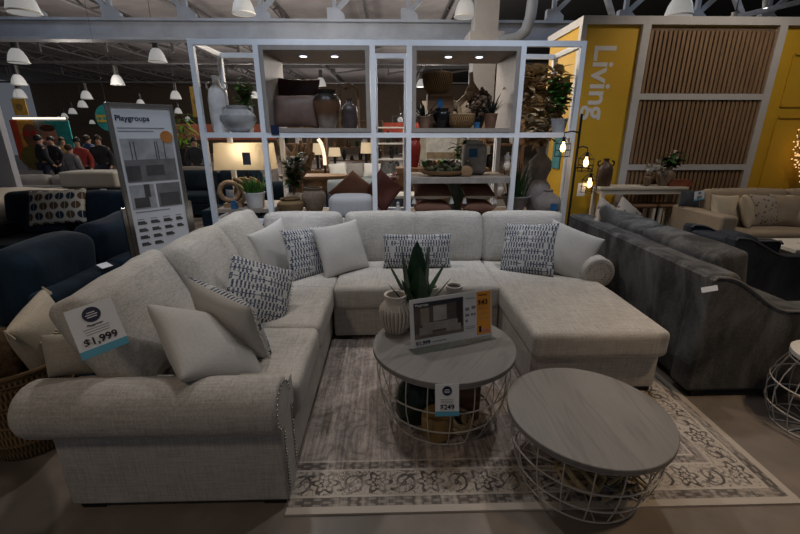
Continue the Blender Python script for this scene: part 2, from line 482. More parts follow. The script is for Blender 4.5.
# roof structure
def girder(y, zb, x0, x1, pitch, mat, name='trim_1', deep=True):
    m = MB(); k = .17
    m.box2((x0, y - .16, zb), (x1, y + .16, zb + .05)); m.box2((x0, y - .02, zb + .05), (x1, y + .02, zb + .36)); m.box2((x0, y - .16, zb + .36), (x1, y + .16, zb + .41))
    top = 5.55
    if not deep:
        m.bm.free(); m = MB(); m.box2((x0, y - .08, zb), (x1, y + .08, zb + .09))
    m.box2((x0, y - .12, top - .2), (x1, y + .12, top))
    i = 0; x = x0 + .4
    while x < x1 - pitch:
        m.bar((x, y - .05, zb + .4), (x, y - .05, top), .085)
        sgn = -1 if x < -3.5 else 1
        m.bar((x, y - .05, zb + .55), (x + sgn * pitch * .95, y - .05, top - .1), .09)
        if deep: m.prism([(-.16, 0), (.2, 0), (.2, .1), (.06, .22), (-.16, .22)], (x, y - .12, zb + .41), (1, 0, 0), (0, 0, 1), (0, .14, 0))
        x += pitch
    o = m.build(name, mat, smooth=False); struct(o); return o
girder(10, 3.5, -14, 14, 1.56, STEEL, 'trim_1')
girder(18.5, 4.3, -22, 14, 2.6, plain('dim_steel', (.1, .097, .1), .7), 'trim_2', False)
girder(27, 4.5, -26, 14, 3.2, MATS['dim_steel'], 'trim_3', False)
m = MB()
for x in (-21, -18, -15, -12, -9.2, -6.4, -3.6, -.8, 2.0):
    m.box2((x - .08, 10.5, 5.2), (x + .08, 38, 5.26)); m.box2((x - .06, 10.5, 5.54), (x + .06, 38, 5.6))
    y = 11.
    while y < 36:
        m.bar((x, y, 5.23), (x, y + .9, 5.56), .05); m.bar((x, y + .9, 5.56), (x, y + 1.8, 5.23), .05); y += 1.8
struct(m.build('trim_4', MATS['dim_steel'], smooth=False))
m = MB()
for a, b in (((3.4, 9.4, 4.2), (7.6, 9.4, 5.4)), ((5.2, 8.8, 3.4), (10.5, 8.8, 4.6)), ((6.2, 9.2, 5.2), (7.3, 9.2, 3.6)), ((8, 9.2, 5.3), (9.2, 9.2, 3.5)), ((3.8, 9.2, 5.2), (4.6, 9.2, 3.6))):
    m.bar(a, b, .09)
struct(m.build('trim_5', plain('pale_brace', (.3, .3, .31), .6), smooth=False))
# column with a downpipe
CREAMW = plain('cream_column', (.3, .3, .315), .7, 0, .05)
struct(MB().box2((1.62, 8.6, 0), (2.06, 9.0, 5.6)).box2((1.52, 8.5, 3.05), (2.16, 9.1, 3.42)).build('trim_6', CREAMW, smooth=False))
pts = [(2.68, 8.5, 5.5), (2.64, 8.5, 4.0), (2.62, 8.5, 3.65), (2.55, 8.5, 3.42), (2.4, 8.5, 3.3), (2.05, 8.5, 3.24)]
struct(MB().tube(pts, .1, 14).build('trim_7', STEEL))

# rug
RX0, RX1, RY0, RY1 = -.47, 1.87, 1.385, 3.75
RXV = -1.0
rug = MB().box2((RX0 - (RXV + RX1) / 2, (RY0 - RY1) / 2, 0), ((RX1 - RXV) / 2, (RY1 - RY0) / 2, .01)).build('area_rug', mat_rug((RX1 - RXV) / 2, (RY1 - RY0) / 2), smooth=False)
rug.location = ((RXV + RX1) / 2, (RY0 + RY1) / 2, 0)
tag(rug, 'distressed cream and grey area rug with a floral border under the coffee tables', 'rug')

# ================================================================== SECTIONAL SOFA
sofa = thing('sectional_sofa', 'large U-shaped oatmeal linen sectional sofa with rolled nailhead arms and a chaise', 'sofa', (.1, 3.4, 0))
def W(mb, name, mat, parent=sofa, **k): return mb.build(name, mat, parent, world=True, **k)
Z0 = .045
W(MB().soft((-.945, 2.72, .175), (.95, 2.5, .26), .015, n=4).soft((.21, 3.48, .175), (1.32, .98, .26), .015, n=4).soft((1.285, 3.1, .175), (.815, 1.74, .26), .015, n=4), 'base', LINEN)
# frame backs
W(MB().soft((-1.34, 2.90, .39), (.17, 2.26, .54), .04, n=5).soft((-.02, 3.98, .42), (2.6, .16, .6), .04, n=5).soft((1.2, 3.98, .42), (1.1, .16, .6), .04, n=5), 'back_frame', LINEN)
def seat(c, d, sd, bz=.02): W(MB().soft(c, d, .035, (.006, .006, bz), .003, seed=sd, n=8), 'seat_cushion', LINEN)
seat((-.84, 1.985, .385), (.8, .62, .175), 1); seat((-.84, 2.645, .385), (.8, .69, .175), 2); seat((-.84, 3.38, .38), (.8, .77, .175), 3)
seat((.215, 3.36, .385), (1.3, .82, .175), 4)
# chaise seat: L-shaped beside the arm
W(MB().soft((1.275, 2.885, .385), (.835, 1.46, .175), .04, (.006, .006, .02), .003, seed=5, n=9), 'seat_cushion', LINEN)
W(MB().soft((1.205, 3.73, .385), (.68, .3, .17), .035, n=4), 'seat_extension', LINEN)
def backc(c, d, rx=0, ry=0, rz=0, sd=0, wr=.008):
    Mx = (Matrix.Rotation(R(rz), 3, 'Z') @ Matrix.Rotation(R(rx), 3, 'X') @ Matrix.Rotation(R(ry), 3, 'Y'))
    W(MB().soft(c, d, .055, (.02, .05, .015), wr, Mx, sd, 9), 'back_cushion', LINEN)
for i, (x, w) in enumerate(((-.80, .70), (-.075, .66), (.535, .64), (1.245, .74))):
    backc((x, 3.75, .675), (w, .16, .47), -12, sd=i + 1, wr=.005)
# left run of cushions, face towards +x
for i, (y, L, dz, rz, dx) in enumerate(((1.94, .74, .0, 4, -.09), (2.655, .68, .01, 1, -.06), (3.32, .64, .0, -2, -.03))):
    backc((-1.17 + dx, y, .715 + dz), (L, .18, .52), -24, 0, 90 + rz, 11 + i, .013)
# rolled arm at the near end
def arm_profile():
    p = [(.17, 0), (-.04, 0), (-.04, .36)]
    cx, cz, r = .005, .505, .125
    for k in range(15):
        a = R(248 - k * (248 + 5) / 14); p.append((cx + r * math.cos(a), cz + r * math.sin(a)))
    p.append((.17, .43)); return p
def roll(mb, p, ex, ez, L, r, z):
    """rounded end bolster"""
    return mb
pf = [(a, b) for a, b in arm_profile()]
a1 = MB().prism([(.14, .03), (-.035, .03), (-.035, .5), (.14, .5)], (-1.42, 1.475, 0), (0, 1, 0), (0, 0, 1), (.96, 0, 0))
n = 26; prof = []
L0, L1, rr = -1.515, -.455, .122
for k in range(8): a = PI / 2 * k / 7; prof.append((L0 + .06 - .06 * math.cos(a), rr - .06 + .06 * math.sin(a)))
for k in range(1, 8): prof.append((L0 + .06 + (L1 - .02 - L0 - .06) * k / 7, rr))
for k in range(1, 5): a = PI / 2 * k / 4; prof.append((L1 - .02 + .02 * math.sin(a), rr - .02 + .02 * math.cos(a)))
rl = MB().lathe([(r, h) for h, r in [(prof[0][0], prof[0][1])] + prof[1:]], seg=n)
bmesh.ops.transform(rl.bm, matrix=Matrix(((0, 0, 1, 0), (1, 0, 0, 1.475), (0, 1, 0, .515), (0, 0, 0, 1))), verts=rl.bm.verts[:])
rl.box2((-1.42, 1.48, .4), (-.46, 1.66, .55))
o = W(rl, 'arm_roll', LINEN); W(a1, 'arm', LINEN, bevel=.012)
nb = MB()
for k in range(19): nb.ball((-.456, 1.46, .07 + k * .0175), .0055, 8); nb.ball((-.456, 1.60, .09 + k * .0185), .0055, 8)
for k in range(20): a = R(-115 - k * 12.5); nb.ball((-.453, 1.475 + .1 * math.cos(a), .515 + .1 * math.sin(a)), .0055, 8)
W(nb, 'nailhead_trim', CHROME)
# rolled arm beside the chaise
prof = []
L0, L1, rr = 3.05, 4.02, .132
for k in range(6): a = PI / 2 * k / 5; prof.append((L0 + .022 - .022 * math.cos(a), rr - .022 + .022 * math.sin(a)))
for k in range(1, 7): prof.append((L0 + .022 + (L1 - L0 - .022) * k / 6, rr))
ar = MB().lathe([(r, h) for h, r in prof], seg=n)
bmesh.ops.transform(ar.bm, matrix=Matrix(((1, 0, 0, 1.675), (0, 0, 1, 0), (0, -1, 0, .535), (0, 0, 0, 1))), verts=ar.bm.verts[:])
W(ar, 'arm_roll', LINEN)
W(MB().box2((1.56, 3.62, .3), (1.69, 4.02, .5)).box2((1.60, 3.09, .4), (1.70, 4.02, .55)), 'arm', LINEN, bevel=.012)
nb = MB()
for k in range(26): a = 2 * PI * k / 26; nb.ball((1.675 + .095 * math.cos(a), 3.047, .535 + .095 * math.sin(a)), .0055, 8)
for k in range(12): a = 2 * PI * k / 12; nb.ball((1.675 + .05 * math.cos(a), 3.047, .535 + .05 * math.sin(a)), .0055, 8)
W(nb, 'nailhead_trim', CHROME)
for x, y in ((-1.34, 1.5), (-.53, 1.5), (-1.36, 3.95), (-.5, 3.15), (-.38, 3.05), (.8, 3.05), (.93, 2.29), (1.63, 2.29), (.93, 3.9), (1.63, 3.9), (-.2, 3.95)):
    W(MB().box((x, y, .025), (.1, .09, .05)), 'foot', BLACKF, smooth=False)

# ------------------------------------------------------------------ throw pillows
def throw_pillow(kind, w, h, t, label, loc, az, tilt, roll, group='throw pillows on the sectional', sd=0, fringe=False, mats=None):
    if kind == 'plain':
        o = MB().pillow(w, h, t, seed=sd).build('throw_pillow', mats or LINEN_P, angle=0)
    else:
        o = thing('throw_pillow', label, 'pillow')
        MB().pillow(w, h, t, -1, seed=sd).build('front_panel', mats or IKAT, o, angle=0)
        MB().pillow(w, h, t, 1, seed=sd).build('back_panel', LINEN_P, o, angle=0)
        if fringe:
            for sx in (-1, 1):
                m = MB()
                for k in range(46):
                    u = (k / 45 - .5) * .97; e = w * .49 * (1 - .06 * (1 - 4 * u * u)); m.bar((sx * e, 0, u * h), (sx * (e + .022), random.uniform(-.006, .006), u * h + random.uniform(-.01, .01)), .004)
                m.build('fringe', LINEN_P, o, smooth=False)
    place(o, loc, az, tilt, roll); return tag(o, label, 'pillow', group)
throw_pillow('plain', .50, .42, .17, 'large plain oatmeal pillow tipped against the near rolled arm, in front of the others', (-.845, 1.735, .655), 98, 44, 46, sd=1)
throw_pillow('ikat', .46, .46, .17, 'navy patterned pillow seen edge-on behind the large plain pillow', (-.835, 1.975, .655), 146, 20, -10, sd=2, fringe=True)
throw_pillow('ikat', .42, .42, .14, 'small navy patterned pillow turned on its corner on the left run of seats', onz(259, 293, .635), 42, 30, 28, sd=3, fringe=True)
throw_pillow('plain', .44, .44, .15, 'plain oatmeal pillow leaning in the inside corner, left of the fringed one', (-.975, 3.36, .665), 66, 12, -8, sd=4)
throw_pillow('ikat', .43, .43, .13, 'navy patterned pillow between two plain ones in the sofa corner', (-.68, 3.32, .655), 50, 20, 4, sd=5, fringe=True)
throw_pillow('plain', .44, .44, .14, 'pale plain pillow right of the navy one in the sofa corner', (-.41, 3.37, .675), 36, 22, -3, sd=6)
throw_pillow('ikat', .60, .30, .13, 'long navy patterned lumbar pillow centred on the middle seat behind the aloe', onz(417, 251, .63), 0, 14, 0, sd=7)
throw_pillow('ikat', .46, .46, .14, 'square navy patterned pillow at the head of the chaise', (1.18, 3.33, .67), -36, 28, -7, sd=8, mats=IKAT)
throw_pillow('plain', .44, .42, .15, 'white plain pillow slumped between the navy one and the chaise arm', onz(568, 252, .67), -16, 24, 20, sd=9)

# price card on the near back cushion
def card(o, w, h, mat, parts, name='panel'):
    MB().box((0, 0, 0), (w, .003, h)).build(name, mat, o, smooth=False)
def price_card(name, label, loc, az, tilt, roll, w, h, price, size, cat='price tag', group=None, band=CYANINK, head=''):
    o = thing(name, label, cat, group=group); place(o, loc, az, tilt, roll)
    MB().box((0, 0, 0), (w, .003, h)).build('card', PAPER, o, smooth=False)
    MB().box((0, -.001, -h / 2 + h * .075), (w, .004, h * .15)).build('band', band, o, smooth=False)
    MB().cyl((0, -.0005, h * .29), (0, -.0035, h * .29), h * .15, seg=28).build('logo_disc', NAVYINK, o)
    m = MB()
    for k, (ww, zz) in enumerate(((.09, .33), (.13, .285), (.11, .24))): m.box((0, -.0037, h * zz), (ww * h * 1.5, .001, h * .018))
    m.build('logo_lettering', PAPER, o, smooth=False)
    m = MB()
    for k in range(3): m.box((0, -.002, h * (.02 - k * .05)), (w * (.55 - k * .03), .001, h * .012))
    m.build('small_print', GREYINK, o, smooth=False)
    text(price, size, INK, o, (0, -.0046, -h * .285), align='CENTER', bold=.016, name='price')
    if head: text(head, size * .3, INK, o, (0, -.0025, h * .07), align='CENTER', bold=.008, name='heading')
    return o
price_card('price_tag', 'white price card reading $1,999 hung on the near back cushion', onz(97, 328, .89), 28, 34, -12, .155, .2, '$1,999', .040, head='Playgroups')

# ================================================================== COFFEE TABLES
def wire_table(label, loc, rt, rb, H, rz=0, nv=20, top=TABLETOP, bulge=.0):
    o = thing('coffee_table', label, 'coffee table', loc, rz, 'round wire basket coffee tables')
    tp = [(0, H - .03), (rt - .004, H - .03), (rt, H - .026), (rt, H - .003), (rt - .003, H), (0, H)]
    MB().lathe(tp, seg=64).build('tabletop', top, o)
    def rad(t): return rb + (rt * .93 - rb) * t + bulge * math.sin(PI * t)
    m = MB()
    for t in (.0, .28, .62, .97): m.ring((0, 0, .007 + t * (H - .043)), rad(t), .0042, 56, 6)
    m.build('wire_ring', WIRE, o)
    m = MB()
    for k in range(nv):
        a = 2 * PI * k / nv
        m.tube([(rad(t) * math.cos(a), rad(t) * math.sin(a), .007 + t * (H - .043)) for t in (0, .15, .3, .5, .75, 1)], .003, 6)
        
    for k in range(6):
        a = PI * k / 6; m.tube([(rb * math.cos(a), rb * math.sin(a), .007), (-rb * math.cos(a), -rb * math.sin(a), .007)], .004, 6)
    m.build('wire_basket', WIRE, o); return o
T1 = Vector((.305, 2.09, .01)); T2 = Vector((.91, 1.575, .01))
wire_table('taller round grey wood coffee table on a white wire basket, holding the sofa sign', T1, .405, .305, .45, .3, 20, bulge=.035)
wire_table('lower round grey wood coffee table with a bare top, nearest the camera', T2, .361, .272, .375, .9, 18, bulge=.018)
wire_table('white bulging wire drum side table cut off by the right edge of the photo', (2.43, 1.89, 0), .2, .2, .455, .2, 16, WHITE, .06)

# on the taller table
VS = 1.25
v = thing('vase', 'squat cream ribbed ceramic vase with a smooth collar beside the sofa sign', 'vase', onz(396, 331, .46))
MB().lathe([(.045, 0), (.058, .01), (.078, .06), (.085, .1), (.082, .125), (.062, .15)], seg=96, rib=.045, ribn=24).build('ribbed_body', CERAM, v)
m = MB()
for k in range(24):
    a = 2 * PI * (k + .5) / 24; m.tube([(rr_ * math.cos(a), rr_ * math.sin(a), z) for rr_, z in ((.05, .005), (.0605, .02), (.0765, .06), (.083, .1), (.079, .125))], .0028, 5)
m.build('groove', plain('bare_clay', (.28, .2, .15), .9), v)
MB().lathe([(.064, .148), (.056, .16), (.055, .175), (.062, .185), (.061, .19), (.048, .187), (.045, .15), (0, .15)], seg=40).build('collar', CERAM, v)
def pot(o, r, h, mat, r0=None, fill=SOIL):
    r0 = r0 or r * .75
    MB().lathe([(0, 0), (r0 * .95, 0), (r0, .006), (r, h - .012), (r * 1.06, h - .012), (r * 1.06, h), (r * .92, h), (r * .88, h * .75), (0, h * .75)], seg=32).build('pot', mat, o)
    MB().lathe([(0, h * .8), (r * .89, h * .8)], seg=24).build('soil', fill, o)
al = thing('aloe_plant', 'tall dark green aloe plant behind the sofa sign on the taller table', 'plant', (.165, 2.3, .46))
pot(al, .05, .085, STONEW)
m = MB()
for (az, tl, L, w, b) in ((0, 5, .27, .11, .02), (180, 8, .25, .12, .05), (90, 6, .27, .13, .04), (270, 14, .22, .11, .1), (30, 28, .2, .045, .15), (160, 30, .24, .045, .0), (200, 40, .17, .035, .0), (-20, 38, .2, .035, .0), (10, 50, .15, .03, -.1), (240, 30, .2, .05, .1)):
    a = R(az); t = R(tl); m.sword((.012 * math.cos(a), .012 * math.sin(a), .065), (math.sin(t) * math.cos(a), math.sin(t) * math.sin(a), math.cos(t)), L, w, b, 7)
m.build('leaf_rosette', ALOE, al)
cp = thing('planter_cup', 'left of two small white cups with dark tops behind the sofa sign', 'cup', (.27, 2.24, .46), 0, 'small white cups behind the sofa sign')
MB().lathe([(0, 0), (.028, 0), (.04, .02), (.047, .07), (.049, .1), (.04, .1), (.038, .085), (0, .085)], seg=32).build('cup', CERAM, cp)
MB().lathe([(0, .09), (.039, .09)], seg=24).build('soil', BLACKF, cp)
c2 = dup(cp, (.375, 2.29, .46), label='right of two small white cups with dark tops behind the sofa sign')
v.scale = (1.15, 1.15, 1.28); al.scale = (1.55, 1.55, 1.6)
cp.location = onz(430, 289, .58); cp.location.z = .46; cp.scale = (1.2, 1.2, 1.4)
c2.location = onz(454, 288, .58); c2.location.z = .46; c2.scale = cp.scale
# acrylic sign
A, B = Vector((.115, 2.0, .462)), Vector((.60, 2.165, .462)); d = B - A
sg = thing('sign_holder', 'clear acrylic sign with a sofa picture priced $1,999 and $43 on the taller table', 'sign', (A + B) / 2, math.atan2(d.y, d.x))
Wd, Hd = d.length, .285
tiltM = Matrix.Rotation(R(-8), 4, 'X')
def sbox(name, x0, z0, x1, z1, mat, y=0, dep=.002):   # fractions of the card
    return MB().box2(((x0 - .5) * Wd, y - dep, z0 * Hd), ((x1 - .5) * Wd, y, z1 * Hd)).build(name, mat, sg, M=Matrix.Translation((0, 0, .004)) @ tiltM, smooth=False)
sbox('card', 0, 0.03, 1, 1, PAPER, .002, .003)
gl = G('clear_acrylic', .08); gl.col((.9, .93, .95)); gl.b.inputs['Transmission Weight'].default_value = 1; gl.b.inputs['IOR'].default_value = 1.1
MB().box2((-Wd / 2 - .004, -.05, .001), (Wd / 2 + .004, .03, .005)).build('acrylic_base', gl.m, sg, smooth=False)
pic = sbox('picture', .045, .2, .635, .92, plain('room_picture_wall', (.12, .1, .09), .6), -.001)
sbox('picture_header', .045, .84, .635, .92, plain('picture_header', (.035, .04, .06)), -.0025)
sbox('picture_floor', .045, .2, .635, .3, plain('picture_floor', (.2, .16, .14)), -.0025)
sbox('picture_art', .27, .52, .43, .82, plain('picture_art', (.42, .4, .38)), -.0025)
sbox('picture_shelf', .12, .48, .22, .8, plain('picture_shelf', (.3, .26, .22)), -.0025)
sbox('picture_curtain', .55, .35, .62, .84, plain('picture_curtain', (.04, .035, .03)), -.0025)
PG = plain('picture_sofa', (.33, .31, .29))
sbox('picture_sofa', .14, .34, .56, .5, PG, -.003); sbox('picture_sofa_seat', .1, .27, .25, .42, PG, -.0035); sbox('picture_chaise', .42, .27, .6, .4, PG, -.0035)
sbox('offer_panel', .805, .07, .985, .97, ORANGEINK, -.001)
sbox('offer_bottle', .83, .12, .86, .25, BLACKF, -.0025); sbox('offer_block', .87, .12, .95, .18, plain('pink_block', (.6, .25, .25)), -.0025)
def stext(t, x, z, size, mat, bold=.012, y=-.006, name='price'):
    p = Matrix.Translation((0, 0, .004)) @ tiltM @ Vector(((x - .5) * Wd, y, z * Hd))
    return text(t, size, mat, sg, p, (PI / 2 - R(8), 0, 0), bold=bold, name=name)
stext('$1,999', .05, .075, .032, INK); stext('$43', .815, .7, .043, INK); stext('Financing', .825, .89, .014, INK, .01, name='lettering'); stext('Playgroups', .06, .855, .018, PAPER, .008, name='lettering')
m = MB()
for k, (x0, z0, x1, z1) in enumerate(((.67, .86, .78, .875), (.66, .62, .71, .68), (.74, .64, .79, .7), (.66, .5, .71, .55), (.73, .5, .76, .55), (.77, .5, .79, .55), (.66, .38, .69, .43), (.25, .09, .42, .11), (.82, .6, .95, .61), (.82, .5, .95, .51), (.82, .4, .95, .41), (.66, .28, .78, .29), (.66, .24, .78, .25))):
    m.box2(((x0 - .5) * Wd, -.003, z0 * Hd), ((x1 - .5) * Wd, -.001, z1 * Hd))
m.build('small_print', GREYINK, sg, M=Matrix.Translation((0, 0, .004)) @ tiltM, smooth=False)
MB().cyl((.08 * Wd, -.0015, .86 * Hd), (.08 * Wd, -.004, .86 * Hd), .013, seg=20).build('logo_disc', STONE, sg, M=Matrix.Translation((0, 0, .004)) @ tiltM)
price_card('price_tag', 'white price card reading $249 clipped to the edge of the taller coffee table', (T1.x - .035, T1.y - .425, .385), 0, 16, 0, .115, .155, '$249', .034)

# stored inside the baskets
b1 = thing('glass_bottle', 'dark green glass demijohn stored in the left side of the taller wire basket', 'bottle', (.15, 2.03, .022))
MB().lathe([(0, 0), (.1, 0), (.12, .03), (.125, .12), (.1, .2), (.04, .26), (.035, .34), (.042, .345), (.042, .36), (0, .36)], seg=32).build('bottle', plain('green_glass', (.01, .022, .014), .15), b1)
MB().lathe([(.0, .36), (.03, .36), (.028, .385), (0, .385)], seg=20).build('stopper', OAK, b1)
st = MB().lathe([(0, 0), (.07, 0), (.085, .02), (.085, .12), (.075, .14), (0, .14)], seg=24).build('wood_stool', plain('honey_wood_block', (.3, .19, .07), .6, 0, .3, 10)); st.location = (.25, 1.86, .022)
tag(st, 'honey-coloured turned wood block at the front of the taller wire basket', 'decor')
bd = MB().box((0, 0, .12), (.16, .05, .24)).box((.0, -.027, .12), (.12, .006, .2)).build('wood_box', BROWNW, smooth=False, bevel=.006); bd.location = (.43, 2.0, .022)
tag(bd, 'upright brown wooden box behind the price card in the taller wire basket', 'box')
def knot(label, loc, rad, mat, n, seed):
    rnd = random.Random(seed); m = MB()
    for k in range(n):
        Mx = Matrix.Rotation(rnd.uniform(0, PI), 4, 'Z') @ Matrix.Rotation(rnd.uniform(.2, 1.4), 4, 'X')
        m.ring((0, 0, rad), rad * rnd.uniform(.75, .96), rnd.uniform(.008, .013), 30, 6, Mx)
    o = m.build('vine_sphere', mat); o.location = loc; return tag(o, label, 'decor')
VINE = plain('pale_vine', (.38, .29, .17), .8, 0, .3, 20)
knot('pale twig ball at the front of the taller wire basket, right of its wood block', (.375, 1.885, .018), .07, VINE, 7, 1)
knot('pale bent-vine ball stored in the middle of the lower wire basket', (.86, 1.47, .018), .115, VINE, 6, 2)
m = MB(); rnd = random.Random(5)
for k in range(42):
    a = rnd.uniform(0, 6.28); r = rnd.uniform(0, .1); p = Vector((r * math.cos(a), r * math.sin(a), .02 + rnd.uniform(0, .08)))
    m.tube([p, p + Vector((rnd.uniform(-.1, .1), rnd.uniform(-.08, .08), rnd.uniform(0, .05))), p + Vector((rnd.uniform(-.13, .13), rnd.uniform(-.1, .1), rnd.uniform(0, .1)))], rnd.uniform(.004, .008), 5)
o = m.build('moss_bundle', plain('dry_moss', (.4, .32, .18), .9, 0, .4, 30)); o.location = (1.06, 1.55, .018); tag(o, 'tangled bundle of dry vines in the right of the lower wire basket', 'decor')

# basket with pillows left of the sofa
bk = thing('storage_basket', 'tall woven seagrass basket on the floor left of the near rolled arm', 'basket', (-1.95, 1.92, 0))
bk.scale = (.86, .86, .96)
MB().lathe([(0, 0), (.2, 0), (.22, .02), (.26, .45), (.275, .5), (.262, .52), (.25, .5), (.235, .1), (0, .1)], seg=40).build('body', BASKET, bk)
m = MB()
for k in range(4): m.ring((0, 0, .1 + k * .12), .226 + k * .011, .009, 40, 6)
m.ring((0, 0, .512), .268, .014, 40, 8); m.build('woven_rim', plain('seagrass_rim', (.16, .1, .05), .9), bk)
o = MB().pillow(.32, .37, .17, seed=31).build('fringed_pillow', CREAM, angle=0); p0 = place(o, (-1.835, 1.99, .59), 98, 0, -18); tag(o, 'cream canvas pillow with raised tufts standing in the seagrass basket', 'pillow')
m = MB()
for k in range(6):
    for j in range(13): m.bar((-.11 + j * .018, -.062 - .02 * math.cos((j - 6) / 4), -.07 + k * .024), (-.11 + j * .018 + .008, -.085 - .02 * math.cos((j - 6) / 4), -.082 + k * .024), .006)
m.build('tuft', CREAM, o, smooth=False)
m = MB()
for sx, sz in ((-1, 1), (1, 1), (-1, -1)):
    for j in range(7): m.bar((sx * .165, 0, sz * .195), (sx * .165 + random.uniform(-.02, .02), random.uniform(-.03, .0), sz * .195 - .05), .006)
m.build('tassel', CREAM, o, smooth=False)
o = MB().pillow(.3, .28, .16, seed=32).build('throw_pillow', plain('brown_fur', (.1, .06, .03), .95, 0, .5, 40), angle=0); place(o, (-2.02, 1.86, .555), 50, 30, 20); tag(o, 'brown fuzzy pillow lying in the seagrass basket at the left edge', 'pillow')
o = MB().pillow(.2, .2, .09, seed=33).build('throw_pillow', fabric('striped_canvas', (.4, .36, .3), .15), angle=0); place(o, (-1.44, 1.665, .66), 10, 8, 0); tag(o, 'small pale canvas pillow squeezed behind the rolled arm beside the near back cushion', 'pillow')

# ================================================================== LIGHT
def spot(loc, target, power, col, size=70, r=.12, blend=.6):
    l = bpy.data.lights.new('track_or_fill_spot', 'SPOT'); l.energy = power; l.color = col; l.spot_size = R(size); l.spot_blend = blend; l.shadow_soft_size = r
    o = bpy.data.objects.new('track_or_fill_spot', l); COL.objects.link(o); o.location = loc
    o.rotation_euler = (Vector(target) - Vector(loc)).to_track_quat('-Z', 'Y').to_euler(); return o
def lamp(loc, power, col, r=.1):
    l = bpy.data.lights.new('lamp_or_fill_light', 'POINT'); l.energy = power; l.color = col; l.shadow_soft_size = r
    o = bpy.data.objects.new('lamp_or_fill_light', l); COL.objects.link(o); o.location = loc; return o

# ================================================================== DISPLAY ETAGERE
EX0, EX1, EY0, EY1, EH = -1.905, 1.93, 4.42, 5.12, 2.46
et = thing('display_shelf', 'tall white metal display frame with two taupe boxes standing behind the sofa', 'shelving unit', (0, 4.77, 0))
def E_(mb, name, mat, **k): return mb.build(name, mat, et, world=True, smooth=False, **k)
T = .05
PX = [EX0 + T / 2, at(260, 90, EY0).x, at(373, 90, EY0).x, at(409, 90, EY0).x, at(519, 90, EY0).x + .01, EX1 - T / 2]
for x in PX:
    for y in (EY0, EY1): E_(MB().box((x, y, EH / 2), (T, T, EH)), 'post', WHITE_METAL)
for z in (EH - T / 2, 1.59, .70):
    for y in (EY0, EY1): E_(MB().box(((EX0 + EX1) / 2, y, z), (EX1 - EX0 - T, T * .98, T)), 'rail', WHITE_METAL)
    for x in (PX[0], PX[-1]): E_(MB().box((x, (EY0 + EY1) / 2, z), (T * .98, EY1 - EY0 - T, T * .98)), 'rail', WHITE_METAL)
def shelf(xa, xb, z, mat=TAUPE, y0=EY0 + .03, y1=EY1 - .03): E_(MB().box2((xa, y0, z - .012), (xb, y1, z + .026)), 'shelf', mat)
SH = wood('pale_shelf', (.3, .24, .19), 0, .2)
shelf(PX[0], PX[1], 1.59, WHITE_METAL); shelf(PX[4], PX[5], 1.59, WHITE_METAL)
shelf(PX[0], PX[1], .80, SH); shelf(PX[1], PX[2], .70, SH); shelf(PX[3], PX[4], .70, SH); shelf(PX[4], PX[5], .70, SH)
ZS = at(460, 180, EY0).z
shelf(PX[3], PX[4], ZS, SH); E_(MB().box2((PX[3], EY0 - .01, ZS - .035), (PX[4], EY0 + .03, ZS + .027)), 'shelf_edge', plain('shelf_edge_taupe', (.3, .27, .24), .6))
for xa, xb in ((PX[1] + .03, PX[2] - .03), (PX[3] + .03, PX[4] - .03)):
    b = MB(); z0, z1, t, y0, y1 = 1.618, EH - .052, .04, EY0 - .03, EY1 + .03
    b.box2((xa, y0, z0), (xb, y1, z0 + t)).box2((xa, y0, z1 - t), (xb, y1, z1)).box2((xa, y0, z0 + t), (xa + t, y1, z1 - t)).box2((xb - t, y0, z0 + t), (xb, y1, z1 - t))
    E_(b, 'display_box', TAUPE)
    for k in (.36, .66):
        x = xa + (xb - xa) * k
        E_(MB().cyl((x, 4.62, z1 - t - .02), (x, 4.62, z1 - t), .042, seg=20), 'spotlight', WHITE_METAL)
        E_(MB().cyl((x, 4.62, z1 - t - .024), (x, 4.62, z1 - t - .02), .034, seg=20), 'spotlight_lens', PUCK)
ZB = 1.618 + .04     # floor of the display boxes
ZM = 1.617           # middle shelf
ZL = .727; ZL1 = .827            # low shelf
ZR = ZS + .027
def lathe_thing(name, label, cat, loc, prof, mat, group=None, seg=32, parts=()):
    if not parts:
        o = MB().lathe(prof, seg=seg).build(name, mat); o.location = loc; return tag(o, label, cat, group)
    o = thing(name, label, cat, loc, 0, group); MB().lathe(prof, seg=seg).build('body', mat, o)
    for pn, mb, mt in parts: mb.build(pn, mt, o)
    return o
def scale_prof(p, r, h): return [(a * r, b * h) for a, b in p]
URN = [(0, 0), (.5, 0), (.55, .03), (.8, .3), (1, .62), (.97, .75), (.75, .87), (.66, .9), (.72, .96), (.76, 1), (.62, 1), (.58, .9), (0, .88)]
BOTTLE = [(0, 0), (.8, 0), (.92, .04), (1, .3), (1, .6), (.85, .75), (.45, .84), (.35, .88), (.35, .95), (.45, 1), (.3, 1), (.28, .9), (0, .88)]
BOWL = [(0, 0), (.45, 0), (.5, .04), (.8, .4), (1, .85), (1.02, 1), (.95, 1), (.75, .45), (0, .2)]
GOURD = [(0, 0), (.6, 0), (.9, .1), (1, .26), (.85, .42), (.55, .5), (.62, .56), (.82, .66), (.78, .78), (.45, .86), (.3, .9), (.3, .97), (.36, 1), (.25, 1), (.22, .9), (0, .88)]
def handles(s, r, z, dz, th, x0): return MB().tube([(s * x0, 0, z), (s * (x0 + r), 0, z + dz * .3), (s * (x0 + r), 0, z + dz * .8), (s * (x0 + .2 * r), 0, z + dz)], th, 8)
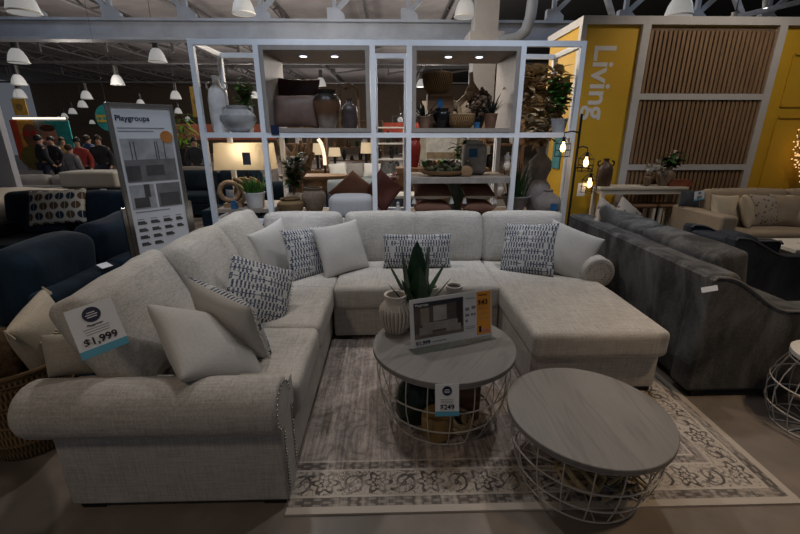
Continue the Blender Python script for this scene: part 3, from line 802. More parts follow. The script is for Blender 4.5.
def foliage(rad, h, n, L, Wd_, seed, droop=.3, zc=0):
    rnd = random.Random(seed); m = MB(); st = MB()
    for k in range(max(5, n // 9)):
        a = rnd.uniform(0, 6.28); q = Vector((rad * .7 * math.cos(a) * rnd.random(), rad * .7 * math.sin(a) * rnd.random(), zc + h * rnd.uniform(.55, 1)))
        pts = [Vector((0, 0, 0)), Vector((q.x * .3, q.y * .3, q.z * .5)), q]; st.tube(pts, [.006, .005, .003], 5)
        for j in range(n // max(5, n // 9)):
            t = rnd.uniform(.35, 1); p = pts[1].lerp(q, max(0, t * 2 - 1)) if t > .5 else pts[0].lerp(pts[1], t * 2)
            b = rnd.uniform(0, 6.28); m.leaf(p, (math.cos(b), math.sin(b), rnd.uniform(-.1, .8)), L * rnd.uniform(.7, 1.1), Wd_, None, droop)
    return m, st
def plant(label, loc, pr, ph, potmat, rad, h, n, L, Wd_, seed, mat=LEAF, cat='plant', name='potted_plant', droop=.3, group=None):
    o = thing(name, label, cat, loc, 0, group); pot(o, pr, ph, potmat); f, s = foliage(rad, h, n, L, Wd_, seed, droop)
    f.build('leaves', mat, o, M=Matrix.Translation((0, 0, ph * .8)), angle=0); s.build('stem', BROWNW, o, M=Matrix.Translation((0, 0, ph * .8))); return o
def grass(label, loc, pr, ph, potmat, n, L, W_, spread, seed, mat, name='potted_grass', bowl=False):
    o = thing(name, label, 'plant', loc); rnd = random.Random(seed)
    pot(o, pr, ph, potmat, pr * (.5 if bowl else .8)); m = MB()
    for k in range(n):
        a = rnd.uniform(0, 6.28); t = rnd.uniform(0, spread); r = rnd.uniform(0, pr * .75)
        m.sword((r * math.cos(a), r * math.sin(a), ph * .78), (math.sin(t) * math.cos(a), math.sin(t) * math.sin(a), math.cos(t)), L * rnd.uniform(.6, 1.05), W_, rnd.uniform(0, .3), 5)
    m.build('leaf_blades', mat, o); return o
def tag_card(o, loc, w, h, mat=BLUE, rz=0):
    MB().box((0, 0, 0), (w, .003, h)).build('price_sticker', mat, o, M=Matrix.Translation(loc) @ Matrix.Rotation(rz, 4, 'Z'), smooth=False)
def xz(u, v, y): p = at(u, v, y); return p.x, p.z
# --- left upper bay
x, _ = xz(222, 130, 4.72)
lathe_thing('bottle_vase', 'tall slim white stoneware vase with small shoulder loops on the upper left shelf', 'vase', (x, 4.72, ZM), scale_prof(BOTTLE, .1, .56), STONEW, parts=(('handle', handles(1, .035, .42, .08, .011, .07), STONEW), ('handle', handles(-1, .035, .42, .08, .011, .07), STONEW),))
x, _ = xz(240, 130, 4.56)
lathe_thing('amphora_vase', 'round grey two-handled stone pot at the front of the upper left shelf', 'vase', (x, 4.55, ZM), [(0, 0), (.08, 0), (.14, .05), (.18, .12), (.175, .165), (.12, .215), (.1, .225), (.105, .26), (.085, .26), (.085, .22), (0, .2)], STONE, parts=(('handle', handles(1, .035, .17, .08, .013, .115), STONE), ('handle', handles(-1, .035, .17, .08, .013, .115), STONE),))
x, _ = xz(247, 130, 4.8)
plant('leafy green plant in a white pot behind the grey stone pot, upper left shelf', (x, 4.86, ZM), .07, .2, STONEW, .15, .42, 130, .11, .05, 3, LEAF2)
# --- box with leather cushions
def lying(label, loc, w, h, t, az, tilt, roll, mat, name='cushion', group=None, sd=0, cat='pillow'):
    o = MB().pillow(w, h, t, seed=sd).build(name, mat, angle=0); place(o, loc, az, tilt, roll); return tag(o, label, cat, group)
x, _ = xz(295, 115, 4.7)
lying('brown leather cushion standing at the front left of the left display box', (x, 4.64, ZB + .17), .5, .33, .15, 0, 12, 0, BROWNL, sd=41)
lying('dark oxblood leather cushion behind the brown one in the left display box', (x - .02, 4.9, ZB + .27), .52, .52, .14, 0, 8, 3, DKLEATHER, sd=42)
g = G('dipped_glaze', .35); _x, _y, _z = g.xyz(); nn = g.noise(g.vec(_x, _y, _z), 9, 3)
g.col(g.mix((_z + nn * .12).sm(.1, .22), (.3, .26, .22), g.mix((_z + nn * .06).sm(.27, .33), (.13, .065, .035), (.02, .015, .012)))); GLAZE = g.m
x, _ = xz(328, 128, 4.66)
lathe_thing('glazed_urn', 'round pottery urn dipped from black through brown to cream in the left display box', 'vase', (x, 4.66, ZB), scale_prof(URN, .145, .38), GLAZE)
x, _ = xz(350, 128, 4.72)
o = lathe_thing('lantern_jar', 'tall dark jar with a hooped wooden handle at the right of the left display box', 'jar', (x, 4.72, ZB), scale_prof(BOTTLE, .085, .3), plain('smoky_glaze', (.08, .06, .055), .35, 0, .4), parts=(
    ('handle', MB().tube([(-.1, 0, .0)] + [(-.1 + .0 * k, 0, .1 * k) for k in range(1, 4)] + [(-.08, 0, .4), (0, 0, .45), (.08, 0, .4), (.1, 0, .3), (.1, 0, .0)], .012, 8), OAK),))
# price card on box edge
pc = MB().box((0, 0, 0), (.08, .003, .09)).build('price_tag', NAVYINK, smooth=False); pc.location = at(275, 130, EY0 - .0325); tag(pc, 'small dark price card on the lower left corner of the left display box', 'price tag')
# --- right display box
x, _ = xz(440, 128, 4.74)
o = thing('wooden_crate', 'dark brown upright crate in the left half of the right display box', 'box', (x, 4.82, ZB)); MB().box2((-.14, -.1, 0), (.14, .1, .36)).build('crate_box', BROWNW, o, smooth=False, bevel=.006); MB().box2((-.04, -.104, .2), (.02, -.1, .3)).build('blue_sticker', BLUE, o, smooth=False)
MB().box2((-.12, -.105, .33), (.12, -.1, .345)).build('slat', OAK, o, smooth=False)
lathe_thing('wicker_basket', 'honey wicker bowl basket set on top of the dark crate', 'basket', (x - .03, 4.82, ZB + .361), [(0, 0), (.1, 0), (.15, .06), (.165, .13), (.155, .2), (.145, .2), (.15, .13), (0, .03)], BASKETL, parts=(('rim', MB().ring((0, 0, .2), .15, .01), OAK),))
o = thing('round_vase', 'glossy black round vase standing before the dark crate', 'vase', (x + .0, 4.6, ZB)); MB().lathe(scale_prof(URN, .1, .2), seg=28).build('vase_body', plain('black_glaze', (.012, .012, .013), .15), o)
x, _ = xz(424, 128, 4.58)
o = thing('agave_plant', 'spiky black-green agave in a tan pot at the left of the right display box', 'plant', (x, 4.56, ZB)); pot(o, .07, .12, plain('tan_clay', (.22, .13, .09), .8)); rnd = random.Random(2); m = MB()
for k in range(22):
    a = rnd.uniform(0, 6.28); t = rnd.uniform(.1, 1.25); m.sword((0, 0, .1), (math.sin(t) * math.cos(a), math.sin(t) * math.sin(a), math.cos(t)), rnd.uniform(.15, .24), .035, .1, 5)
m.build('leaf_rosette', LEAFD, o)
x, _ = xz(490, 128, 4.6)
o2 = dup(o, (x, 4.6, ZB), 1.3, 'spiky black agave in a red clay pot at the right of the right display box'); o2.scale = (1.0, 1.0, 1.25)
for c in o2.children:
    if c.name.startswith('pot'): c.data = c.data.copy(); c.data.materials[0] = TERRA
x, _ = xz(461, 128, 4.58)
lathe_thing('wicker_bowl', 'low honey wicker bowl at the front middle of the right display box', 'basket', (x, 4.56, ZB), [(0, 0), (.09, 0), (.135, .05), (.14, .13), (.128, .14), (.125, .06), (0, .03)], BASKETL, parts=(('rim', MB().ring((0, 0, .135), .134, .008), OAK),))
x, _ = xz(457, 128, 4.72)
m = MB(); dw = [((0, 0, 0), (.05, 0, .1), (.0, 0, .22), (.1, .02, .3), (.15, 0, .42), (.14, 0, .52)), ((.1, 0, .3), (.18, 0, .33), (.26, .0, .3), (.3, 0, .36)), ((0, 0, .2), (-.1, .02, .24), (-.2, 0, .22), (-.26, 0, .26)), ((.14, 0, .4), (.2, 0, .34), (.3, 0, .24)), ((.02, 0, .1), (.12, .02, .16), (.2, 0, .12))]
for p in dw: m.tube([Vector(q) for q in p], [.05 * (1 - .11 * i) for i in range(len(p))], 9)
m.cyl((0, 0, 0), (0, 0, .02), .09)
o = m.build('driftwood_sculpture', wood('pale_driftwood', (.3, .2, .11), 2, .4)); o.location = (x, 4.76, ZB + .005); o.scale = (.95, .95, 1.08); tag(o, 'forked driftwood sculpture rising at the back of the right display box', 'sculpture')
x, _ = xz(478, 128, 4.78)
o = thing('dried_bouquet', 'domed bunch of brown dried flowers in a dark vase in the right display box', 'plant', (x, 4.78, ZB)); MB().lathe(scale_prof(URN, .07, .16), seg=24).build('vase_body', BLACKF, o)
m = MB(); rnd = random.Random(8)
for k in range(150):
    dv = Vector((rnd.gauss(0, 1), rnd.gauss(0, 1), rnd.gauss(0, 1))).normalized(); m.ball(Vector((0, 0, .27)) + dv * rnd.uniform(.09, .14), rnd.uniform(.014, .024), 6)
m.build('flower_heads', plain('dried_petals', (.16, .1, .065), .95, 0, .5, 40), o)
x, _ = xz(473, 128, 4.55)
o = MB().cyl((0, 0, 0), (0, 0, .04), .03, seg=16).cyl((0, 0, .04), (0, 0, .06), .032).build('candle_tin', BLUE); o.location = (x + .03, 4.5, ZB); tag(o, 'tiny blue candle tin at the front edge of the right display box', 'candle')
# --- right upper bay and tall dried arrangement
x, _ = xz(558, 132, 4.62)
plant('green plant with round leaves in a grey pot on the upper right shelf', (x, 4.62, ZM), .085, .14, STONE, .2, .46, 120, .11, .07, 12, plain('spring_leaf', (.1, .26, .05), .5, 0, .4, 12))
x, _ = xz(539, 200, 4.72)
vb = lathe_thing('gourd_vase', 'tall grey gourd-shaped floor vase holding the big dried arrangement', 'vase', (x, 4.8, ZL), scale_prof(GOURD, .155, .74), STONE2)
o = thing('dried_branches', 'huge tan bundle of dried leaves fanning out of the gourd-shaped vase', 'plant', (x, 4.8, ZL + .72)); m = MB(); rnd = random.Random(4)
for k in range(360):
    t = rnd.random(); ang = rnd.uniform(-.6, .3) * (1.1 - .3 * t); L = .1 + .78 * t
    p = Vector((L * math.sin(ang), rnd.uniform(-.12, .06) * t, L * math.cos(ang) * .92)); b = rnd.uniform(0, 6.28)
    m.leaf(p, (math.cos(b) * .8, math.sin(b) * .5, rnd.uniform(-.2, .9)), rnd.uniform(.12, .2), rnd.uniform(.07, .12), None, rnd.uniform(.2, .7))
m.build('leaves', plain('dried_palm', (.62, .45, .25), .9, 0, .45, 18), o, angle=0)
m = MB()
for k in range(12):
    ang = -.5 + k * .07; m.tube([(0, 0, -.05), (.2 * math.sin(ang), 0, .25), (.6 * math.sin(ang), 0, .6)], .006, 5)
m.build('stem', OAK, o)
x, _ = xz(546, 205, 4.56)
o = lathe_thing('round_vase', 'squat grey round vase with a blue sticker in front of the gourd-shaped vase', 'vase', (x, 4.53, ZL), [(0, 0), (.09, 0), (.135, .06), (.15, .13), (.13, .2), (.06, .25), (.045, .27), (.055, .285), (.035, .285), (0, .23)], STONE2, parts=(('price_sticker', MB().box((.02, -.148, .12), (.075, .004, .075)), BLUE),))
x, _ = xz(517, 205, 4.72)
grass('green snake grass in a low grey footed bowl left of the gourd-shaped vase', (x - .02, 4.72, ZL), .16, .2, STONE2, 46, .46, .03, .3, 6, LEAF, 'snake_plant', True)
# --- lower right bay
x, z = xz(473, 175, 4.8)
o = thing('stone_jar', 'pale grey squared stone jar with a blue sticker on the wooden shelf', 'jar', (x, 4.8, ZR)); MB().soft((0, 0, .17), (.27, .2, .34), .06, n=4).build('jar_body', STONE, o); MB().cyl((0, 0, .33), (0, 0, .37), .09).build('neck', STONE, o); MB().box((-.03, -.104, .24), (.09, .004, .09)).build('price_sticker', BLUE, o, smooth=False)
x, z = xz(445, 177, 4.62)
o = lathe_thing('wooden_tray', 'long carved wooden dough bowl at the front of the wooden shelf', 'bowl', (x, 4.58, ZR), scale_prof(BOWL, .13, .06), OAK); o.scale = (2.3, 1, 1)
o = thing('moss_mound', 'heap of grey-green dried moss in the wooden dough bowl', 'decor', (x + .02, 4.58, ZR + .03)); m = MB(); rnd = random.Random(3)
for k in range(80): m.ball((rnd.gauss(0, .1), rnd.gauss(0, .03), abs(rnd.gauss(0, .03)) + .02), rnd.uniform(.015, .03), 6)
m.build('moss_clumps', plain('moss', (.08, .08, .04), .95, 0, .5, 40), o)
x, _ = xz(466, 172, 4.5)
o = MB().cyl((0, -.02, .06), (0, .02, .06), .06, seg=24).cyl((0, -.026, .06), (0, -.02, .06), .04, seg=20).build('wood_slice', OAK); o.location = (x, 4.46, ZR); tag(o, 'round wood slice leaning before the grey stone jar', 'decor')
for i, (u, lab) in enumerate(((432, 'left'), (478, 'right'))):
    x, z = xz(u, 195, 4.62)
    o = thing('tasselled_pillow', f'upper {lab} rust linen pillow with white piped edge and tassels on the low shelf', 'pillow', group='tasselled rust pillows on the low shelf'); W0 = .42 if i == 0 else .34
    MB().pillow(W0, .36, .15, -1, seed=50 + i).build('front_panel', RUSTF, o, M=Matrix.Rotation(R(-78), 4, 'X'), angle=0); MB().pillow(W0, .36, .15, 1, seed=50 + i).build('back_panel', CREAM, o, M=Matrix.Rotation(R(-78), 4, 'X'), angle=0)
    m = MB()
    for s in (-1, 1): m.cyl((s * W0 * .49, -.16, -.05), (s * W0 * .5, -.17, -.12), .012, .026, 10)
    m.build('tassel', LINEN_P, o); o.location = (x, 4.68, ZL + .26)
    lying(f'lower {lab} rust linen pillow lying flat under a tasselled one', (x, 4.68, ZL + .085), W0, .36, .165, 0, 90, 0, RUSTF, 'flat_pillow', sd=55 + i)
x, _ = xz(457, 183, 4.95)
lathe_thing('glazed_bowl', 'pale green glazed bowl behind the tasselled pillows', 'bowl', (x, 4.97, ZL + .0), scale_prof(BOWL, .14, .36), plain('celadon', (.12, .16, .13), .3))
# --- lower middle-left bay
x, _ = xz(352, 205, 4.66)
o = MB().soft((0, 0, 0), (.46, .26, .22), .05, (.02, .02, .02), n=5).build('pouf_cushion', fabric('grey_white_linen', (.4, .4, .41), .1)); o.location = (x, 4.6, ZL + .112); tag(o, 'block-shaped pale grey floor cushion on the low shelf', 'cushion')
lying('brown linen pillow standing on its corner behind the pale grey floor cushion', (x + .0, 4.9, ZL + .225), .42, .42, .14, 0, 38, 42, RUSTF, 'corner_pillow', sd=60)
x, _ = xz(385, 200, 4.7)
lying('rust pillow standing in the narrow bay beside the grey floor cushion', (x - .03, 4.82, ZL + .24), .36, .38, .12, -20, 8, 35, fabric('deep_rust', (.13, .05, .04), .2), 'corner_pillow', sd=61)
m = MB().cyl((0, 0, .05), (0, 0, .12), .04, .015, 12).ball((0, 0, .135), .02, 10)
for k in range(14): a = 2 * PI * k / 14; m.bar((.03 * math.cos(a), .03 * math.sin(a), .07), (.045 * math.cos(a), .045 * math.sin(a), 0), .008)
o = m.build('tassel_ornament', LINEN_P); o.location = (at(398, 205, 4.6).x, 4.58, ZL); tag(o, 'white tassel ornament on the low rail of the narrow bay', 'decor')
x, _ = xz(292, 212, 4.6)
lathe_thing('ribbed_vase', 'low round striped brown basket vase on the low shelf, left of a taller one', 'vase', (x, 4.58, ZL), scale_prof(URN, .15, .2), BASKET)
x, _ = xz(314, 212, 4.66)
lathe_thing('ribbed_vase', 'rounder taller whitewashed rattan vase right of the low striped one', 'vase', (x, 4.7, ZL), scale_prof(URN, .14, .3), woven('white_rattan', (.24, .18, .13), 60, 60))
x, _ = xz(295, 212, 4.9)
plant('dark leafy plant rising behind the two rattan vases on the low shelf', (x, 4.92, ZL), .09, .2, STONEW, .25, .52, 110, .13, .075, 21, LEAF)
o = thing('root_sculpture', 'brown teak root clump holding a white bowl above the dark leafy plant', 'sculpture', (at(296, 160, 5.35).x, 5.42, 0)); m = MB(); rnd = random.Random(12)
for k in range(26):
    a = rnd.uniform(0, 6.28); m.tube([(0, 0, 1.0 + rnd.uniform(0, .2)), (.14 * math.cos(a), .1 * math.sin(a), 1.2 + rnd.uniform(-.05, .2)), (.22 * math.cos(a + .5), .12 * math.sin(a + .5), 1.35 + rnd.uniform(-.1, .2))], [.05, .04, .02], 7)
m.build('root_branches', DRIFT, o); MB().box2((-.16, -.1, 0), (.16, .1, .05)).cyl((0, 0, .05), (0, 0, 1.1), .05).build('plinth', BROWNW, o)
MB().lathe(scale_prof(BOWL, .16, .12), (0, -.12, 1.22)).build('bowl', STONE, o)
# --- lower left bay: lamp, rings, grass
x, _ = xz(245, 156, 4.78)
lp = thing('table_lamp', 'lit table lamp with a wide cream box shade on the low left shelf', 'lamp', (x, 4.8, ZL1))
zs0, zs1 = at(245, 169, 4.8).z - ZL1, at(245, 143, 4.8).z - ZL1
def frustum_shell(w0, d0, w1, d1, z0, z1, t=.004):
    m = MB()
    A = [(-w0 / 2, -d0 / 2, z0), (w0 / 2, -d0 / 2, z0), (w0 / 2, d0 / 2, z0), (-w0 / 2, d0 / 2, z0)]; B = [(-w1 / 2, -d1 / 2, z1), (w1 / 2, -d1 / 2, z1), (w1 / 2, d1 / 2, z1), (-w1 / 2, d1 / 2, z1)]
    a = [m.bm.verts.new(p) for p in A]; b = [m.bm.verts.new(p) for p in B]
    for i in range(4): m.bm.faces.new((a[i], a[(i + 1) % 4], b[(i + 1) % 4], b[i]))
    return m
LS = bpy.data.materials.new('lamp_shade_cloth'); LS.use_nodes = True; nt = LS.node_tree; pb = nt.nodes['Principled BSDF']
pb.inputs['Base Color'].default_value = (.8, .68, .5, 1); pb.inputs['Roughness'].default_value = .9
tr = nt.nodes.new('ShaderNodeBsdfTranslucent'); tr.inputs[0].default_value = (.9, .85, .74, 1); mx = nt.nodes.new('ShaderNodeMixShader'); mx.inputs[0].default_value = .55
nt.links.new(pb.outputs[0], mx.inputs[1]); nt.links.new(tr.outputs[0], mx.inputs[2]); nt.links.new(mx.outputs[0], nt.nodes['Material Output'].inputs[0])
o = frustum_shell(.62, .3, .58, .27, zs0, zs1).build('lamp_shade', LS, lp, smooth=False)
sm = o.modifiers.new('thick', 'SOLIDIFY'); sm.thickness = .004
MB().ball((0, 0, (zs0 + zs1) / 2), .035, 14).build('bulb', emit('lamp_bulb', (1, .85, .62), 6), lp)
MB().cyl((0, 0, .02), (0, 0, (zs0 + zs1) / 2 - .03), .012).cyl((0, 0, 0), (0, 0, .02), .1).build('stem', BLACK, lp)
m = MB()
rnd = random.Random(9)
for k in range(11):
    Mx = Matrix.Rotation(rnd.uniform(0, PI), 4, 'Z') @ Matrix.Rotation(rnd.uniform(.5, 1.5), 4, 'X'); m.ring((rnd.uniform(-.07, .07), rnd.uniform(-.03, .03), rnd.uniform(.13, .3)), rnd.uniform(.08, .13), rnd.uniform(.014, .022), 24, 7, Mx)
m.build('driftwood_base', DRIFT, lp)
MB().box((.06, -.158, (zs0 + zs1) / 2 - .02), (.085, .003, .13)).build('price_tag', BLUEGREY, lp, smooth=False)
x, _ = xz(231, 212, 4.56)
m = MB(); Mx = Matrix.Rotation(PI / 2, 4, 'X') @ Matrix.Rotation(.4, 4, 'Y'); m.ring((0, 0, .17), .1, .026, 28, 10, Mx); m.ring((.1, .03, .14), .085, .024, 28, 10, Matrix.Rotation(PI / 2, 4, 'X') @ Matrix.Rotation(-.7, 4, 'Y')); m.box((.03, .0, .022), (.2, .09, .044))
o = m.build('ring_sculpture', OAK); o.location = (x, 4.6, ZL1); tag(o, 'interlocked wooden ring sculpture under the lit lamp', 'sculpture')
o = MB().box((0, 0, .035), (.06, .05, .07)).cyl((0, 0, .07), (0, 0, .09), .02).build('candle_jar', BLUE, smooth=False); o.location = (at(236, 212, 4.5).x, 4.48, ZL1); tag(o, 'small blue jar in front of the wooden ring sculpture', 'jar')
x, _ = xz(257, 210, 4.58)
grass('tufted green grass in a pale grey pot right of the wooden ring sculpture', (x, 4.56, ZL1), .11, .17, STONEW, 90, .24, .02, .8, 5, LEAF2)

# ================================================================== FLOOR LAMP
fl = thing('floor_lamp', 'black floor lamp with three hanging wire cages of glowing bulbs behind the chaise', 'floor lamp', (1.90, 4.24, 0))
MB().cyl((0, 0, 0), (0, 0, .02), .1, seg=28).build('base', BLACK, fl)
MB().cyl((0, 0, .02), (0, 0, 1.79), .012, seg=12).build('pole', BLACK, fl)
for (u, v), yo in (((563, 147), -.05), ((586, 162), -.06), ((589.5, 183), -.14)):
    p = at(u, v, 4.24 + yo) - Vector((1.90, 4.24, 0)); zt = p.z + .135
    MB().tube([(0, 0, zt), (p.x * .5, p.y * .5, zt + .015), (p.x, p.y, zt)], .007, 8).build('arm', BLACK, fl)
    cg = MB()
    for z in (-.09, -.03, .03): cg.ring((p.x, p.y, p.z + z), .075, .003, 24, 5)
    for k in range(8):
        a = 2 * PI * k / 8; cg.tube([(p.x + .025 * math.cos(a), p.y + .025 * math.sin(a), p.z + .085), (p.x + .075 * math.cos(a), p.y + .075 * math.sin(a), p.z + .03), (p.x + .075 * math.cos(a), p.y + .075 * math.sin(a), p.z - .09)], .003, 5)
    c = cg.build('wire_cage', BLACK, fl)
    MB().cyl((p.x, p.y, p.z + .05), (p.x, p.y, p.z + .095), .018).cyl((p.x, p.y, p.z + .09), (p.x, p.y, zt), .004).build('socket', BLACK, c)
    MB().lathe([(0, -.05), (.018, -.04), (.026, -.02), (.024, .005), (.012, .035), (.011, .05)], (p.x, p.y, p.z), 16).build('bulb', BULB, c)
    pass
MB().box2((1.91 - 1.90, -.10, 1.0), (1.99 - 1.90, -.098, 1.13)).build('price_tag', PAPER, fl, smooth=False)

# ================================================================== RIGHT: CHARCOAL SOFA, CHAIR
ds = thing('sofa', 'charcoal velvet sofa seen from behind, its curved arm end beside the rug', 'sofa', (2.25, 3.1, 0))
def D(mb, name, mat=CHAR, par=ds, **k): return mb.build(name, mat, par, world=True, **k)
def swoop(x0, L, z0, zb, zf):   # side outline of a swooping arm, x from the back to the front
    p = [(x0, z0), (x0 - .0, zb - .02), (x0 + .02, zb)]
    for k in range(1, 15):
        t = k / 14; s = t * t * (3 - 2 * t); p.append((x0 + .06 + t * .45, zb - (zb - zf) * s))
    p += [(x0 + L - .03, zf), (x0 + L, zf - .03), (x0 + L, z0)]; return p
# back panel leans outwards slightly towards the top
bk_ = MB().prism([(0, .05), (.2, .05), (.16, .80), (.12, .825), (-.03, .82), (-.05, .80)], (1.905, 2.2, 0), (1, 0, 0), (0, 0, 1), (-.0, 1.93, 0))
D(bk_, 'back', bevel=.02)
for y in (2.17, 3.98):
    D(MB().prism(swoop(1.865, .98, .05, .815, .60), (0, y, 0), (1, 0, 0), (0, 0, 1), (0, .17, 0)), 'arm', bevel=.02)
    o = D(MB().tube([(x_, y - .002, z_) for x_, z_ in swoop(1.865, .98, .05, .815, .60)[1:-1]], .008, 6), 'piping', PIPING)
D(MB().box2((2.05, 2.34, .05), (2.8, 3.98, .3)), 'base', bevel=.02)
for k, (y0, y1) in enumerate(((2.36, 3.16), (3.17, 3.97))):
    D(MB().soft((2.45, (y0 + y1) / 2, .39), (.72, y1 - y0 - .01, .18), .04, (0, 0, .02), .003, seed=k), 'seat_cushion')
    D(MB().soft((2.165, (y0 + y1) / 2, .665), (.21, y1 - y0 - .02, .46), .032, (.04, .015, .02), .006, Matrix.Rotation(R(-10), 3, 'Y'), 20 + k, 9), 'back_cushion')
for x, y in ((1.96, 2.23), (1.96, 4.08), (2.75, 2.23), (2.75, 4.08)): D(MB().box((x, y, .025), (.08, .08, .05)), 'foot', BLACKF, smooth=False)
o = MB().box((0, 0, 0), (.075, .003, .03)).build('price_tag', PAPER, smooth=False); place(o, onz(709, 287, .80) + Vector((-.02, -.03, .0)), -62, 25, -30); tag(o, 'small white paper tag stuck on the back corner of the charcoal sofa', 'price tag')
lying('grey velvet pillow at the far end of the charcoal sofa, nearest the floor lamp', (2.12, 3.84, .78), .46, .42, .16, 70, 22, 4, fabric('warm_grey_velvet', (.17, .165, .16), .2), 'throw_pillow', 'pillows on the charcoal sofa', 70)
lying('pale sequinned pillow leaning behind the charcoal sofa cushions', at(606, 217, 3.86), .3, .3, .12, 30, 16, 30, MOTTLE, 'throw_pillow', 'pillows on the charcoal sofa', 71)
lying('pale printed pillow nearest the grey one on the charcoal sofa', at(626, 218, 3.86), .3, .3, .12, 20, 16, 38, MOTTLE, 'throw_pillow', 'pillows on the charcoal sofa', 72)
# armchair beyond
ch = thing('armchair', 'slate blue velvet armchair with swooping piped arms beyond the charcoal sofa', 'armchair', (3.3, 3.6, 0))
for y in (3.28, 3.80):
    D(MB().prism(swoop(2.92, .95, .05, .765, .60), (0, y, 0), (1, 0, 0), (0, 0, 1), (0, .13, 0)), 'arm', CHAR2, ch, bevel=.02)
    D(MB().tube([(x_, y - .002, z_) for x_, z_ in swoop(2.92, .95, .05, .765, .60)[1:-1]], .009, 6), 'piping', PIPING, ch)
D(MB().box2((2.92, 3.41, .05), (3.1, 3.80, .72)), 'back', CHAR2, ch, bevel=.02); D(MB().box2((3.1, 3.41, .05), (3.8, 3.80, .3)), 'base', CHAR2, ch, bevel=.02)
D(MB().soft((3.46, 3.605, .39), (.72, .38, .18), .04, (0, 0, .02)), 'seat_cushion', CHAR2, ch); D(MB().soft((3.2, 3.605, .58), (.2, .38, .28), .05, (.04, .01, .02), .005, Matrix.Rotation(R(-10), 3, 'Y')), 'back_cushion', CHAR2, ch)
for x, y in ((2.99, 3.34), (2.99, 3.86), (3.8, 3.34), (3.8, 3.86)): D(MB().box((x, y, .025), (.06, .06, .05)), 'foot', BLACKF, ch, smooth=False)

# ================================================================== RIGHT: LIVING WALL, CONSOLE, BEIGE SOFA
LY = 6.2
c0 = at(585, 18, LY); LX0 = c0.x; LH = c0.z
struct(MB().box2((LX0, LY, 0), (10.5, LY + 1.2, LH)).build('wall_right', YELLOW, smooth=False))
def lx(u, v): return at(u, v, LY).x
def lz(u, v): return at(u, v, LY).z
FR = plain('pale_trim', (.5, .49, .49), .6, 0, .05)
xa, xb = lx(647, 60), lx(779, 60) 
xa0, xb1 = lx(635, 60), lx(770 + 22, 60)
tr_ = MB(); wt = .13
tr_.box2((LX0 - .04, LY - .05, LH - .08), (10.5, LY + 1.25, LH + .02)).box2((LX0 - .04, LY - .04, 0), (LX0 + .03, LY + .05, LH - .08))
X1, X2 = lx(640, 60), lx(773, 60)
for x in (X1, X2): tr_.box2((x - .055, LY - .05, 0), (x + .055, LY, LH - .08))
for v, u in ((97, 700), (167, 690)): z = lz(u, v); tr_.box2((X1 + .055, LY - .05, z - .04), (X2 - .055, LY, z + .04))
tr_.box2((LX0 + .03, LY - .02, 0), (10.5, LY, .12))
struct(tr_.build('trim_8', FR, smooth=False))
m = MB(); x = X1 + .075; SLAT = wood('slat_wood', (.24, .15, .085), 2, .2)
zz = [.12, lz(690, 167), lz(700, 97), LH - .1]
while x < X2 - .08:
    for a, b in zip(zz, zz[1:]): m.box2((x, LY - .03, a + .05), (x + .04, LY, b - .05))
    x += .064
struct(m.build('wall_slat_panel', SLAT, smooth=False))
struct(MB().box2((X1 + .07, LY - .006, .12), (X2 - .07, LY - .001, LH - .1)).build('wall_slat_backing', plain('slat_backing', (.16, .108, .07), .8), smooth=False))
m = MB()
for (u0, v0, u1, v1) in ((793, 54, 830, 110),):
    x0, x1, z0, z1 = lx(u0 - 6, 80), lx(u0 + 60, 80), lz(790, v1 - 4), lz(790, v0)
    for a, b in (((x0, z0), (x1, z0)), ((x1, z0), (x1, z1)), ((x1, z1), (x0, z1)), ((x0, z1), (x0, z0)), ((x0, z0 - .15), (x1, z0 - .15)), ((x0, z0 - 1.2), (x0, z0 - .15))): m.bar((a[0], LY - .008, a[1]), (b[0], LY - .008, b[1]), .025)
struct(m.build('trim_9', YELLOW, smooth=False))
LW = thing('wall_sign', 'white word Living running down the yellow wall', 'sign', (lx(603, 60), LY - .003, lz(600, 44)))
text('Living', .425, plain('white_vinyl', (.62, .6, .58), .6, 0, .03), LW, (-.13, 0, 0), (0, PI / 2, 0), bold=.02)
LW.children[0].rotation_euler = Matrix(((0, 1, 0), (0, 0, -1), (-1, 0, 0))).to_euler()
# console with stools
cs = thing('console_table', 'cream painted console table against the slatted wall', 'table', (3.66, 5.86, 0))
CZ = at(640, 187, 5.72).z; cx0, cx1 = at(600, 187, 5.72).x - 3.66, at(688, 187, 5.72).x - 3.66
MB().box2((cx0, -.16, CZ - .035), (cx1, .16, CZ)).build('tabletop', CREAMP, cs, smooth=False, bevel=.004); MB().box2((cx0 + .05, -.14, CZ - .1), (cx1 - .05, .14, CZ - .035)).build('apron', CREAMP, cs, smooth=False)
for sx in (cx0 + .06, cx1 - .06):
    for sy in (-.12, .12): MB().box2((sx - .025, sy - .025, 0), (sx + .025, sy + .025, CZ - .035)).build('leg', CREAMP, cs, smooth=False)
for u, lab in ((646, 'left'), (672, 'right')):
    p = at(u, 205, 5.74); o = thing('stool', f'{lab} of two cream stools with dark seats tucked under the console', 'stool', (p.x, 5.86, 0), 0, 'stools under the console table'); sh = p.z
    MB().soft((0, 0, sh - .02), (.34, .26, .05), .02, n=4).build('seat', BROWNW, o)
    for sx in (-1, 1):
        for sy in (-1, 1): MB().box2((sx * .14 - .018, sy * .1 - .018, 0), (sx * .14 + .018, sy * .1 + .018, sh - .045)).build('leg', CREAMP, o, smooth=False)
    MB().box2((-.14, -.112, .14), (.14, -.09, .17)).box2((-.14, .09, .14), (.14, .112, .17)).build('stretcher', CREAMP, o, smooth=False)
p = at(604, 187, 5.82)
